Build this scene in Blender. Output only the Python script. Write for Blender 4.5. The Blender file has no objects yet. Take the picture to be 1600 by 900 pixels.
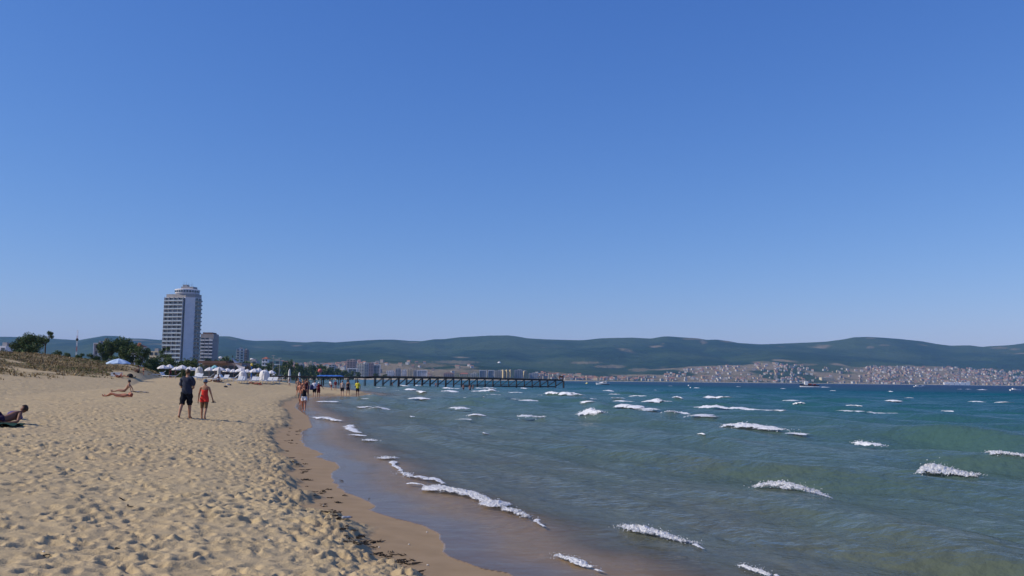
import bpy, math, random
import numpy as np
from mathutils import Vector, Matrix
R = math.radians
rnd = random.Random(7)
sc = bpy.context.scene
col = sc.collection

# ------------------------------------------------------------------ camera
F = 1400.0                                   # focal length in pixels of the 1600 px wide frame
CAMZ = 2.2
ROLL = math.atan(0.0115)
PITCH = math.atan(143.0 / F)
fwd = Vector((0, math.cos(PITCH), math.sin(PITCH)))
up0 = Vector((0, -math.sin(PITCH), math.cos(PITCH)))
rt0 = Vector((1, 0, 0))
cr = rt0 * math.cos(ROLL) + up0 * math.sin(ROLL)
cu = up0 * math.cos(ROLL) - rt0 * math.sin(ROLL)
cam_d = bpy.data.cameras.new('camera')
cam_d.sensor_width = 36.0
cam_d.lens = 36.0 * F / 1600.0
cam_d.clip_start = 0.1
cam_d.clip_end = 40000
cam = bpy.data.objects.new('camera', cam_d)
M4 = Matrix.Identity(4)
for i in range(3):
    M4[i][0] = cr[i]; M4[i][1] = cu[i]; M4[i][2] = -fwd[i]; M4[i][3] = (0, 0, CAMZ)[i]
cam.matrix_world = M4
col.objects.link(cam)
sc.camera = cam

# ------------------------------------------------------------------ sky, sun, exposure
SUN_EL, SUN_FWD = 36.0, -11.0                # the sun stands to the left and a little behind the camera
az = R(SUN_FWD)
sd = Vector((-math.cos(az) * math.cos(R(SUN_EL)), math.sin(az) * math.cos(R(SUN_EL)), math.sin(R(SUN_EL))))
w = bpy.data.worlds.new('World'); sc.world = w; w.use_nodes = True
nt = w.node_tree; nt.nodes.clear()
sky = nt.nodes.new('ShaderNodeTexSky'); sky.sky_type = 'NISHITA'; sky.sun_disc = False
sky.sun_elevation = R(SUN_EL); sky.sun_rotation = math.atan2(sd.x, sd.y)
sky.altitude = 0; sky.air_density = 1.0; sky.dust_density = 0.0; sky.ozone_density = 6.0
# white balance of the sky as the photograph shows it: one power curve per colour channel, the same all round
sep = nt.nodes.new('ShaderNodeSeparateColor'); cmb = nt.nodes.new('ShaderNodeCombineColor')
nt.links.new(sky.outputs[0], sep.inputs[0])
def _chan(i, gain, power):
    m1 = nt.nodes.new('ShaderNodeMath'); m1.operation = 'MULTIPLY'; m1.inputs[1].default_value = gain; nt.links.new(sep.outputs[i], m1.inputs[0])
    m2 = nt.nodes.new('ShaderNodeMath'); m2.operation = 'POWER'; m2.inputs[1].default_value = power; nt.links.new(m1.outputs[0], m2.inputs[0]); nt.links.new(m2.outputs[0], cmb.inputs[i])
    return m2
SKY_S = 0.1
for _i, (_g, _p, _k) in enumerate(((0.77 * 0.098 / 0.072, 1.22, 0.066), (0.92 * 0.098 / 0.172, 0.94, 0.180), (1.26 * 0.098 / 0.46, 0.62, 0.520))):
    m = _chan(_i, _g, _p); k = nt.nodes.new('ShaderNodeMath'); k.operation = 'MULTIPLY'; k.inputs[1].default_value = _k / SKY_S
    nt.links.new(m.outputs[0], k.inputs[0]); nt.links.new(k.outputs[0], cmb.inputs[_i])
bg = nt.nodes.new('ShaderNodeBackground'); bg.inputs[1].default_value = SKY_S
wo = nt.nodes.new('ShaderNodeOutputWorld')
nt.links.new(cmb.outputs[0], bg.inputs[0]); nt.links.new(bg.outputs[0], wo.inputs[0])
sun_d = bpy.data.lights.new('sun', 'SUN'); sun_d.energy = 4.1; sun_d.angle = R(0.53); sun_d.color = (1.0, 0.89, 0.73)
sun = bpy.data.objects.new('sun', sun_d); col.objects.link(sun)
sun.rotation_euler = (-sd).to_track_quat('-Z', 'Y').to_euler(); sun.location = (0, 0, 60)
vs = sc.view_settings
vs.view_transform = 'Standard'; vs.look = 'None'; vs.gamma = 1.0; vs.use_curve_mapping = False; vs.exposure = 0.05
try:
    sc.cycles.max_bounces = 6; sc.cycles.transparent_max_bounces = 12; sc.cycles.volume_bounces = 0
    sc.cycles.use_denoising = True
except Exception: pass

# ------------------------------------------------------------------ pixel <-> place helpers (used to survey the place)
def ray(px, py): return cr * ((px - 800) / F) + cu * ((450 - py) / F) + fwd
def yh(px): return 593.1 + 0.0115 * (px - 800)
def P(px, py, y):
    r = ray(px, py); t = y / r.y
    return Vector((r.x * t, y, CAMZ + r.z * t))
def G(px, py, z=0.0):
    r = ray(px, py); t = (z - CAMZ) / r.z
    return Vector((r.x * t, r.y * t, z))

# ------------------------------------------------------------------ noise
_rg = np.random.RandomState(3)
_lat = _rg.rand(256, 256)
def vnoise(x, y):
    xi = np.floor(x).astype(np.int64); yi = np.floor(y).astype(np.int64)
    fx = x - xi; fy = y - yi
    fx = fx * fx * (3 - 2 * fx); fy = fy * fy * (3 - 2 * fy)
    a = xi & 255; b = yi & 255; a1 = (a + 1) & 255; b1 = (b + 1) & 255
    return ((_lat[a, b] * (1 - fx) + _lat[a1, b] * fx) * (1 - fy) + (_lat[a, b1] * (1 - fx) + _lat[a1, b1] * fx) * fy) * 2 - 1
def fbm(x, y, o=4, g=0.5):
    s = 0; a = 1.0; n = 0
    for i in range(o):
        s = s + a * vnoise(x * 2 ** i + 17.3 * i, y * 2 ** i + 31.7 * i); n += a; a *= g
    return s / n
def sst(a, b, x):
    t = np.clip((x - a) / (b - a), 0, 1); return t * t * (3 - 2 * t)

# ------------------------------------------------------------------ shoreline
SW = [(790, 897), (750, 890.6), (717, 878), (692, 864), (690, 850), (684, 838), (661, 822), (620.6, 813), (586, 803.5), (573, 797), (584, 791.5),
      (568, 780), (536.6, 769), (519.5, 754), (513, 743), (518, 736), (532, 731), (518, 722), (490, 714), (503, 709.5), (476, 698), (468, 687), (470, 673),
      (486, 667.5), (480, 651), (470, 644), (459, 637), (462, 630), (478, 622), (500, 619.4), (530, 618.4), (556, 619.6)]
SHORE = [(6.5, -60), (5.5, -6), (3.4, 3), (1.6, 7)] + [tuple(G(a, b)[:2]) for a, b in SW]
SHORE += [(-18.6, 122), (-20.5, 130), (-25, 145), (-31, 165), (-42, 200), (-55, 240), (-75, 300), (-120, 450), (-170, 700), (-190, 1000), (-150, 1400), (-20, 1800),
          (100, 2200), (330, 2800), (700, 3400), (1200, 3800), (2000, 4200), (3000, 4500), (4500, 4900), (9000, 6500)]
POLY = SHORE + [(9000, 16000), (-16000, 16000), (-16000, -60)]
def sdist(X, Y):
    """signed distance to the shoreline, positive on land"""
    X = np.asarray(X, float); Y = np.asarray(Y, float)
    d2 = np.full(X.shape, 1e18); ins = np.zeros(X.shape, bool)
    n = len(POLY); m = len(SHORE) - 1
    for i in range(n):
        ax, ay = POLY[i]; bx, by = POLY[(i + 1) % n]
        if i < m:
            dx, dy = bx - ax, by - ay
            t = np.clip(((X - ax) * dx + (Y - ay) * dy) / (dx * dx + dy * dy), 0, 1)
            ex = X - ax - t * dx; ey = Y - ay - t * dy
            np.minimum(d2, ex * ex + ey * ey, out=d2)
        if ay != by:
            c = ((ay > Y) != (by > Y)) & (X < (bx - ax) * (Y - ay) / (by - ay) + ax)
            ins ^= c
    return np.where(ins, 1, -1) * np.sqrt(d2)

def scarp(x, y):
    return 0.85 + 0.22 * vnoise(x * 0.9 + 5, y * 0.9) + 0.12 * vnoise(x * 3.1, y * 3.1)
def S0(x, y): return 15 + 26 * sst(-0.425, -0.355, x / np.maximum(y, 1)) + 14 * sst(160, 260, y)
def H(x, y, s=None):
    """large shape of the near ground: wash, wet band, low scarp, beach, dunes"""
    x = np.asarray(x, float); y = np.asarray(y, float)
    if s is None: s = sdist(x, y)
    k = scarp(x, y)
    sp = np.maximum(s, 0)
    z = 0.07 * np.minimum(sp, k) + 0.085 * sst(0, 0.4, s - k) + 0.45 * (1 - np.exp(-np.maximum(s - k, 0) / 2.6))
    z = z + 0.9 * (1 - np.exp(-np.maximum(s - 4, 0) / 16))
    s0 = S0(x, y)                                       # the dunes stand back farther up the beach
    z = z + 0.55 * sst(62, 118, y) * sst(5, 14, s)
    z = z + 0.105 * np.maximum(0, np.minimum(s, s0 + 9) - s0)
    dn = 0.5 + 0.5 * fbm(x * 0.045 + 3, y * 0.045, 3)
    z = z + sst(s0 + 7 + 5 * (dn - .5), s0 + 30, s) * (0.9 + 1.6 * dn) * (1 - 0.25 * sst(150, 230, y)) * (1 - 0.5 * sst(260, 420, y))
    so = np.maximum(-s, 0)
    z = z - 0.006 * np.minimum(so, 2.5) - 0.05 * np.maximum(so - 2.5, 0)
    return np.maximum(z, -3.0)
def h1(x, y): return float(H(np.array([x]), np.array([y]))[0])
def GG(px, py, y0=6.0, y1=420.0):
    """where the sight line through a pixel meets the near ground"""
    ys = y0 * (y1 / y0) ** np.linspace(0, 1, 900)
    r = ray(px, py); X = r.x / r.y * ys; Z = CAMZ + r.z / r.y * ys
    g = np.maximum(H(X, ys), -0.02)
    i = np.nonzero(g >= Z)[0]
    i = int(i[0]) if len(i) else len(ys) - 1
    if 232 < px < 436 and ys[i] > 150:                  # the flat top of the beach is seen edge-on: rows of parasols stand 30 m deep there
        y = float(np.clip(160 - (py - 587) * 4.2, 118, 160)); x = r.x / r.y * y
        return Vector((x, y, h1(x, y)))
    return Vector((X[i], ys[i], g[i]))

# ------------------------------------------------------------------ materials
MATS = {}
def mat(name, c, rough=0.7, var=0.12, scale=4.0, spec=0.3, metal=0.0, bump=0.0, c2=None):
    if name in MATS: return MATS[name]
    m = bpy.data.materials.new(name); m.use_nodes = True
    n = m.node_tree.nodes; l = m.node_tree.links; b = n['Principled BSDF']
    b.inputs['Roughness'].default_value = rough; b.inputs['Metallic'].default_value = metal
    b.inputs['Specular IOR Level'].default_value = spec
    tc = n.new('ShaderNodeTexCoord'); nz = n.new('ShaderNodeTexNoise'); nz.inputs['Scale'].default_value = scale; nz.inputs['Detail'].default_value = 4
    mx = n.new('ShaderNodeMix'); mx.data_type = 'RGBA'
    mx.inputs[6].default_value = tuple(max(0, v * (1 - var)) for v in c) + (1,)
    mx.inputs[7].default_value = (tuple(min(1, v * (1 + var)) for v in c) if c2 is None else tuple(c2)) + (1,)
    mr = n.new('ShaderNodeMapRange'); mr.inputs[1].default_value = 0.35; mr.inputs[2].default_value = 0.65
    l.new(tc.outputs['Object'], nz.inputs['Vector']); l.new(nz.outputs['Fac'], mr.inputs[0]); l.new(mr.outputs[0], mx.inputs[0])
    l.new(mx.outputs[2], b.inputs['Base Color'])
    if bump:
        bp = n.new('ShaderNodeBump'); bp.inputs['Distance'].default_value = bump; l.new(nz.outputs['Fac'], bp.inputs['Height']); l.new(bp.outputs[0], b.inputs['Normal'])
    MATS[name] = m
    return m

# ------------------------------------------------------------------ mesh builder
class MB:
    def __init__(s): s.v = []; s.f = []; s.m = []
    def add(s, vs, fs, mi=0):
        o = len(s.v); s.v += [tuple(p) for p in vs]; s.f += [tuple(i + o for i in q) for q in fs]; s.m += [mi] * len(fs); return s
    def box(s, c, d, rz=0.0, mi=0):
        x, y, z = d[0] / 2, d[1] / 2, d[2] / 2; ca, sa = math.cos(rz), math.sin(rz); vs = []
        for k in (-z, z):
            for a, b in ((-x, -y), (x, -y), (x, y), (-x, y)):
                vs.append((c[0] + a * ca - b * sa, c[1] + a * sa + b * ca, c[2] + k))
        return s.add(vs, [(3, 2, 1, 0), (4, 5, 6, 7), (0, 1, 5, 4), (1, 2, 6, 5), (2, 3, 7, 6), (3, 0, 4, 7)], mi)
    def prism(s, pts, z0, z1, mi=0):
        n = len(pts); vs = [(p[0], p[1], z0) for p in pts] + [(p[0], p[1], z1) for p in pts]
        return s.add(vs, [tuple(range(n - 1, -1, -1)), tuple(range(n, 2 * n))] + [(i, (i + 1) % n, n + (i + 1) % n, n + i) for i in range(n)], mi)
    def tube(s, p0, p1, r0, r1=None, n=6, mi=0):
        r1 = r0 if r1 is None else r1; p0 = Vector(p0); p1 = Vector(p1); d = (p1 - p0)
        if d.length < 1e-6: return s
        q = d.to_track_quat('Z', 'Y'); vs = []
        for p, r in ((p0, r0), (p1, r1)):
            for i in range(n):
                a = 2 * math.pi * i / n; vs.append(p + q @ Vector((r * math.cos(a), r * math.sin(a), 0)))
        return s.add(vs, [tuple(range(n - 1, -1, -1)), tuple(range(n, 2 * n))] + [(i, (i + 1) % n, n + (i + 1) % n, n + i) for i in range(n)], mi)
    def loft(s, rings, cap=True, mi=0):
        n = len(rings[0]); vs = [p for r in rings for p in r]; fs = []
        for k in range(len(rings) - 1):
            for i in range(n): fs.append((k * n + i, k * n + (i + 1) % n, (k + 1) * n + (i + 1) % n, (k + 1) * n + i))
        if cap: fs += [tuple(range(n - 1, -1, -1)), tuple(range((len(rings) - 1) * n, len(rings) * n))]
        return s.add(vs, fs, mi)
    def ell(s, c, r, nu=10, nv=6, mi=0, q=None):
        vs = []
        for j in range(1, nv):
            t = math.pi * j / nv
            for i in range(nu):
                a = 2 * math.pi * i / nu; v = Vector((r[0] * math.sin(t) * math.cos(a), r[1] * math.sin(t) * math.sin(a), r[2] * math.cos(t)))
                vs.append(Vector(c) + (q @ v if q else v))
        for z in (r[2], -r[2]): vs.append(Vector(c) + (q @ Vector((0, 0, z)) if q else Vector((0, 0, z))))
        T = (nv - 1) * nu; fs = []
        for i in range(nu): fs += [(T, i, (i + 1) % nu), (T + 1, (nv - 2) * nu + (i + 1) % nu, (nv - 2) * nu + i)]
        for j in range(nv - 2):
            for i in range(nu): fs.append((j * nu + i, (j + 1) * nu + i, (j + 1) * nu + (i + 1) % nu, j * nu + (i + 1) % nu))
        return s.add(vs, fs, mi)
    def mesh(s, name, mats, smooth=False):
        me = bpy.data.meshes.new(name); me.from_pydata(s.v, [], s.f)
        for m in (mats if isinstance(mats, (list, tuple)) else [mats]): me.materials.append(m)
        me.polygons.foreach_set('material_index', s.m)
        if smooth: me.polygons.foreach_set('use_smooth', [True] * len(s.f))
        me.update(); return me
    def build(s, name, mats, parent=None, smooth=False, loc=None):
        return link(name, s.mesh(name, mats, smooth), parent, loc)
def link(name, me, parent=None, loc=None, rz=0.0, sca=None):
    o = bpy.data.objects.new(name, me); col.objects.link(o)
    if parent is not None: o.parent = parent
    if loc is not None: o.location = loc
    if rz: o.rotation_euler = (0, 0, rz)
    if sca is not None: o.scale = sca if hasattr(sca, '__len__') else (sca,) * 3
    return o
def tag(o, label=None, cat=None, group=None, kind=None):
    if label: o['label'] = label
    if cat: o['category'] = cat
    if group: o['group'] = group
    if kind: o['kind'] = kind
    return o
def thing(name, loc, label, cat, group=None, rz=0.0):
    return tag(link(name, None, None, loc, rz), label, cat, group)
def copy_tree(o, parent=None):
    c = o.copy(); col.objects.link(c); c.parent = parent
    for ch in o.children: copy_tree(ch, c)
    return c
def grid_mesh(name, X, Y, Z, keep=None, attrs=None, colattr=None, m=None):
    """numpy grid to one smooth mesh with point attributes"""
    nr, nc = X.shape; idx = np.arange(nr * nc).reshape(nr, nc)
    q = np.stack([idx[:-1, :-1], idx[:-1, 1:], idx[1:, 1:], idx[1:, :-1]], -1).reshape(-1, 4)
    if keep is not None: q = q[keep.ravel()[q].any(1)]
    used = np.zeros(nr * nc, bool); used[q.ravel()] = True
    rm = np.cumsum(used) - 1; q = rm[q]
    co = np.stack([X, Y, Z], -1).reshape(-1, 3)[used]
    me = bpy.data.meshes.new(name); me.vertices.add(len(co)); me.vertices.foreach_set('co', co.ravel().astype(np.float32))
    me.loops.add(q.size); me.loops.foreach_set('vertex_index', q.ravel().astype(np.int32))
    me.polygons.add(len(q)); me.polygons.foreach_set('loop_start', np.arange(0, q.size, 4, dtype=np.int32))
    try: me.polygons.foreach_set('loop_total', np.full(len(q), 4, dtype=np.int32))
    except Exception: pass
    me.update(calc_edges=True)
    me.polygons.foreach_set('use_smooth', np.ones(len(q), bool))
    for k, v in (attrs or {}).items():
        a = me.attributes.new(k, 'FLOAT', 'POINT'); a.data.foreach_set('value', v.ravel()[used].astype(np.float32))
    for k, v in (colattr or {}).items():
        a = me.attributes.new(k, 'FLOAT_COLOR', 'POINT')
        c4 = np.ones((int(used.sum()), 4), np.float32); c4[:, :3] = v.reshape(-1, 3)[used]; a.data.foreach_set('color', c4.ravel())
    if m: me.materials.append(m)
    me.update(); return me
class NT:
    """short-hand for building a node tree"""
    def __init__(s, name):
        s.m = bpy.data.materials.new(name); s.m.use_nodes = True; s.t = s.m.node_tree; s.n = s.t.nodes; s.l = s.t.links
        s.b = s.n['Principled BSDF']; s.out = s.n['Material Output']
    def node(s, typ, ins=None, **kw):
        o = s.n.new(typ)
        for k, v in kw.items(): setattr(o, k, v)
        for k, v in (ins or {}).items():
            if isinstance(v, bpy.types.NodeSocket): s.l.new(v, o.inputs[k])
            else: o.inputs[k].default_value = v
        return o
    def attr(s, name, out='Fac'): return s.node('ShaderNodeAttribute', attribute_name=name).outputs[out]
    def noise(s, vec, scale, detail=4, rough=0.5): return s.node('ShaderNodeTexNoise', {'Vector': vec, 'Scale': scale, 'Detail': detail, 'Roughness': rough}).outputs['Fac']
    def math(s, op, a, b=0.0, clamp=False): return s.node('ShaderNodeMath', {0: a, 1: b}, operation=op, use_clamp=clamp).outputs[0]
    def rng(s, v, a, b, c=0.0, d=1.0): return s.node('ShaderNodeMapRange', {0: v, 1: a, 2: b, 3: c, 4: d}).outputs[0]
    def mix(s, f, a, b): return s.node('ShaderNodeMix', {0: f, 6: a, 7: b}, data_type='RGBA').outputs[2]
    def map(s, vec, sca): return s.node('ShaderNodeMapping', {'Vector': vec, 'Scale': sca}).outputs[0]
    def geo(s): return s.node('ShaderNodeNewGeometry').outputs['Position']
# ================================================================== BEACH (ground)
def stamp_map(x0, x1, y0, y1, c, n, dens, seed, lmin, lmax, dmin, dmax):
    nx = int((x1 - x0) / c) + 1; ny = int((y1 - y0) / c) + 1
    hm = np.zeros((ny, nx)); rs = np.random.RandomState(seed)
    xs = rs.uniform(x0, x1, n * 3); ys = rs.uniform(y0, y1, n * 3)
    keep = rs.rand(n * 3) < dens(xs, ys); xs = xs[keep][:n]; ys = ys[keep][:n]
    for x, y in zip(xs, ys):
        L = rs.uniform(lmin, lmax); W = L * rs.uniform(0.42, 0.8); a = rs.normal(0.9, 0.9); D = rs.uniform(dmin, dmax)
        k = int(L * 2.3 / c) + 1; i = int((x - x0) / c); j = int((y - y0) / c)
        i0, i1, j0, j1 = max(0, i - k), min(nx, i + k), max(0, j - k), min(ny, j + k)
        if i1 <= i0 or j1 <= j0: continue
        gx = (np.arange(i0, i1) * c + x0 - x)[None, :]; gy = (np.arange(j0, j1) * c + y0 - y)[:, None]
        u = (gx * math.cos(a) + gy * math.sin(a)) / L; v = (-gx * math.sin(a) + gy * math.cos(a)) / W
        r = np.sqrt(u * u + v * v)
        hm[j0:j1, i0:i1] += -D * np.exp(-(r * 1.25) ** 3) * (1 + 0.5 * u) + D * 0.45 * np.exp(-((r - 1.25) / 0.38) ** 2)
    return hm
def bil(hm, x0, y0, c, X, Y):
    ny, nx = hm.shape; u = (X - x0) / c; v = (Y - y0) / c
    ok = (u >= 0) & (v >= 0) & (u < nx - 1.001) & (v < ny - 1.001)
    u = np.clip(u, 0, nx - 1.001); v = np.clip(v, 0, ny - 1.001); i = u.astype(int); j = v.astype(int); fu = u - i; fv = v - j
    return np.where(ok, (hm[j, i] * (1 - fu) + hm[j, i + 1] * fu) * (1 - fv) + (hm[j + 1, i] * (1 - fu) + hm[j + 1, i + 1] * fu) * fv, 0)
# footprints are dense between the couple's track and the water and thin out inland
def dens1(x, y):
    s = -0.2 * y - x + 1.5
    return np.clip(1.2 - 0.03 * np.maximum(s - 4, 0) - 0.016 * np.maximum(y - 14, 0) * sst(3, 9, s), 0.2, 1) * (0.62 + 0.38 * (vnoise(x * 0.35, y * 0.35) > -0.35))
HM1 = stamp_map(-30, 3, 2, 40, 0.03, 24000, dens1, 11, 0.07, 0.145, 0.016, 0.048)
HM2 = stamp_map(-62, 0, 38, 150, 0.09, 20000, dens1, 12, 0.12, 0.24, 0.025, 0.065)

ya = np.concatenate([np.geomspace(2.2, 150, 1000), np.geomspace(151, 640, 120)[1:]])
xa = (np.concatenate([np.linspace(-2400, -270, 60), np.linspace(-260, 1000, 560), np.linspace(1004, 2640, 160)]) - 800) / F
Yg = np.repeat(ya[:, None], len(xa), 1); Xg = Yg * xa[None, :] + 0.0
Xg[Yg < 7] *= 1.0
Sg = sdist(Xg, Yg)
Sg = Sg + np.where(np.abs(Sg) < 6, 0.05 * vnoise(Xg * 2.3, Yg * 2.3), 0)
Kg = scarp(Xg, Yg)
Zg = H(Xg, Yg, Sg)
dry = sst(0.0, 0.35, Sg - Kg)
hm = bil(HM1, -30, 2, 0.03, Xg, Yg) * (1 - sst(37, 39.5, Yg)) + bil(HM2, -62, 38, 0.09, Xg, Yg) * sst(38, 39.5, Yg)
hm = np.clip(hm, -0.085, 0.06)
lump = fbm(Xg * 1.3, Yg * 1.3, 3) * 0.035 + np.abs(fbm(Xg * 3.1 + 9, Yg * 3.1, 3)) * 0.035
edge = np.exp(-((Sg - Kg - 0.25) / 0.35) ** 2) * (fbm(Xg * 4.0, Yg * 4.0, 3) * 0.045)   # the trodden crumbling scarp
Zg = Zg + dry * (hm + lump * (1 - 0.5 * sst(60, 150, Yg))) + edge * sst(-0.1, 0.15, Sg - Kg) + sst(0.02, .2, Sg - Kg) * np.exp(-((Sg - Kg - 0.6) / 0.55) ** 2) * (0.015 - 0.085 * np.abs(fbm(Xg * 8.5 + 3, Yg * 8.5, 3))) + (1 - dry) * sst(0, .3, Sg) * fbm(Xg * 1.7, Yg * 1.7, 2) * 0.006
wet = (1 - sst(-0.05, 0.22, Sg - Kg + 0.12 * fbm(Xg * 5, Yg * 5, 3)))
damp = 1 - sst(0.0, 1.2, Sg - Kg + 0.5 * fbm(Xg * 1.2, Yg * 1.2, 3))
s0g = S0(Xg, Yg)
veg = sst(s0g + 4, s0g + 9, Sg + 6 * fbm(Xg * 0.11, Yg * 0.11, 3)) * sst(-0.5, -0.15, fbm(Xg * 0.16 + 40, Yg * 0.16, 4) + 0.3 * sst(20, 60, Sg - s0g))
t = NT('beach sand'); pos = t.geo()
n1 = t.noise(pos, 2.2, 6, 0.6); n2 = t.noise(pos, 38.0, 3, 0.6); n3 = t.noise(pos, 0.35, 4)
cdry = t.mix(t.rng(n1, 0.35, 0.7), (0.43, 0.335, 0.192, 1), (0.52, 0.41, 0.242, 1))
cdry = t.mix(t.rng(n3, 0.35, 0.65, 0, .5), cdry, (0.43, 0.33, 0.195, 1))
cdry = t.mix(t.rng(n2, 0.62, 0.75, 0, 0.55), cdry, (0.25, 0.18, 0.11, 1))
cwet = t.mix(t.rng(n1, 0.3, 0.7), (0.30, 0.21, 0.115, 1), (0.355, 0.252, 0.145, 1))
c = t.mix(t.math('MULTIPLY', t.attr('damp'), 0.28), cdry, (0.30, 0.21, 0.12, 1))
c = t.mix(t.attr('wet'), c, cwet)
gn = t.noise(pos, 1.1, 5, 0.65)
cveg = t.mix(t.rng(gn, 0.35, 0.65), (0.15, 0.115, 0.05, 1), (0.27, 0.20, 0.105, 1))
c = t.mix(t.attr('veg'), c, cveg)
t.l.new(c, t.b.inputs['Base Color'])
t.l.new(t.rng(t.attr('wet'), 0, 1, 0.95, 0.75), t.b.inputs['Roughness'])
t.b.inputs['Specular IOR Level'].default_value = 0.15
bh = t.math('ADD', t.math('MULTIPLY', n2, 0.35), t.noise(pos, 9.0, 5, 0.6))
bp = t.node('ShaderNodeBump', {'Height': bh, 'Distance': 0.03, 'Strength': t.rng(t.attr('wet'), 0, 1, 0.75, 0.06)})
t.l.new(bp.outputs[0], t.b.inputs['Normal'])
beach = link('beach', grid_mesh('beach', Xg, Yg, Zg, keep=(Sg > -40), attrs={'wet': wet, 'veg': veg, 'damp': damp}, m=t.m))
tag(beach, 'trodden golden sand beach with a wet edge and grassy dunes behind', kind='structure')

# ================================================================== SEA
CAPS = [(1190,752,1280,768,22),(1437,728,1533,735,22),(1547,717,1612,724,11),(1130,663,1238,672,10),(1340,690,1380,690,10),(965,815,1085,840,24),(665,752,835,808,15),
(868,856,930,878,11),(1150,870,1210,887,8),(625,733,642,742,7),(1072,634,1243,640,9),(1310,641,1353,643,4),(1352,645,1408,646,8),(1100,620,1147,622,6),(965,634,1006,636,6),
(1003,638,1030,637,8),(945,610,957,611,4),(956,615,968,616,4),(956,621,976,621,6),(983,618,1023,619,6),(915,623,934,622,5),(880,616,917,617,5),(963,625,994,626,4),
(1015,627,1049,626,6),(1055,625,1075,625,5),(1085,606,1094,606,2.5),(1022,609,1029,609,2.5),(915,629,919,630,3),(650,602,660,603,4),(655,612,663,613,3),(651,621,667,622,3),
(690,606,721,607,5),(692,611,718,612,5),(730,611,825,613,8),(760,616,786,617,4),(743,606,780,607,5),(723,620,765,623,5),(697,636,736,637,10),(815,607,825,607,4),
(853,615,900,617,7),(841,616,848,616,2.5),(800,622,811,622,3),(816,625,838,624,5),(498,625,530,626,6),(557,634,585,634,6),(585,637,603,636,7),(572,618,594,619,4),(563,621,577,621,3),
(498,651,524,654,3),(587,605,606,605,4),(623,602,641,603,3),(636,621,649,621,4),(652,621,665,622,4),(638,608,649,609,5),(618,609,624,609,2.5),(808,650,854,651,8),
(912,647,947,650,12),(1046,647,1071,645,8),(1084,649,1120,651,5),(1000,641,1020,641,3),(723,655,729,654,5),(740,651,750,650,4),(719,669,726,669,3.5),(753,675,766,675,3),(1093,683,1101,683,4),
(1478,642,1487,642,4),(1391,625,1403,626,5),(1520,626,1540,627,3),(1557,628,1586,629,3.5),(1497,608,1502,608,2),(1508,608,1517,608,2.5),(1527,609,1543,609,2.5),(1235,624,1242,625,2.5),
(1221,607,1227,607,2.5),(1249,631,1253,631,3),(554,676,568,678,4.5),(571,684,585,685,7),(599,711,612,713,8),(645,740,668,747,6),(490,651,500,652,2),(1438,603,1446,603,2),(1390,612,1396,612,2),
(1480,643,1486,643,2.5),(505,653,538,657,2),(541,660,556,674,2.5),(613,716,627,733,3),(632,751,664,755,2.5),(835,806,852,818,5),(928,879,948,886,3),(1084,838,1102,846,5),(1206,884,1230,894,4),(668,742,690,752,5),(1275,768,1300,774,4),(1238,672,1256,675,4),(1405,648,1425,649,3),(1150,604,1157,604,2),(1300,610,1305,610,2),(1045,603,1050,603,2),(1420,621,1426,621,2.5),(1180,617,1186,617,2.5),(1330,632,1338,632,2.5),(640,650,648,650,2.5)]
caps = []
for a, b, c_, d_, tp in CAPS:
    A = G(a, b, 0.10 if b > 640 else 0.2); B = G(c_, d_, 0.10 if b > 640 else 0.2)
    dm = (A.y + B.y) / 2
    hgt = min((0.54 if dm < 60 else 0.60) * tp * dm / F, 0.8); wid = min(0.75 * tp / max(2, (b + d_) / 2 - yh((a + c_) / 2)) * dm * 0.5, 1.7)
    if -float(sdist([(A.x + B.x) / 2], [dm])[0]) < 6 and tp < 9: hgt *= 0.45
    caps.append((A, B, dm, max(hgt, 0.05), max(wid, 0.06), tp))
def crest(u, p=1.6):
    return 2 * ((np.sin(u) * 0.5 + 0.5) ** p) - 0.9
def wave(X, Y, so):
    """wind waves running to the beach, dying out in the wash"""
    env = 0.85 + 0.4 * vnoise(X * 0.05 + 7, Y * 0.05)
    wx = X + 1.6 * vnoise(X * 0.11, Y * 0.11) ; wy = Y + 1.6 * vnoise(X * 0.11 + 50, Y * 0.11)
    h = 0
    nearw = np.exp(-so / 26.0)                            # close in the crests swing parallel to the shore
    for L, A, ang, p in ((7.4, 0.25, 214, 2.8), (4.6, 0.16, 200, 2.4), (11.0, 0.15, 226, 2.0), (3.1, 0.05, 232, 1.7), (2.1, 0.03, 190, 1.6), (1.35, 0.02, 215, 1.5), (0.8, 0.012, 205, 1.4)):
        k = 2 * math.pi / L
        e = env * (0.75 + 0.55 * vnoise(X / (L * 1.9) + L, Y / (L * 1.9)))
        h = h + A * e * crest(k * (wx * math.cos(R(ang)) + wy * math.sin(R(ang))) + L * 3.3, p)
    h = h * sst(0.8, 8.0, so)
    h = h + sst(2.0, 5, so) * nearw * 0.11 * crest(2 * math.pi * so / 4.3 + 2.0 * vnoise(X * 0.22, Y * 0.22), 2.4) * (0.5 + 0.7 * vnoise(X * 0.3, Y * 0.3))
    return h + 0.012 * fbm(X * 2.4, Y * 2.4, 3) * sst(0.3, 3, so)
yw = np.concatenate([np.geomspace(3.5, 320, 860), np.geomspace(321, 7000, 110)[1:]])
xw = (np.concatenate([np.linspace(380, 1000, 330), np.linspace(1001, 1700, 330), np.linspace(1703, 2700, 130)]) - 800) / F
YW = np.repeat(yw[:, None], len(xw), 1); XW = YW * xw[None, :]
SO = -sdist(XW, YW)
jit = np.where(np.abs(SO) < 6, 0.05 * vnoise(XW * 2.3, YW * 2.3), 0)
SO = SO - jit
fade = 1 - sst(180, 320, YW)
ZW = wave(XW, YW, np.maximum(SO, 0)) * fade
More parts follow.
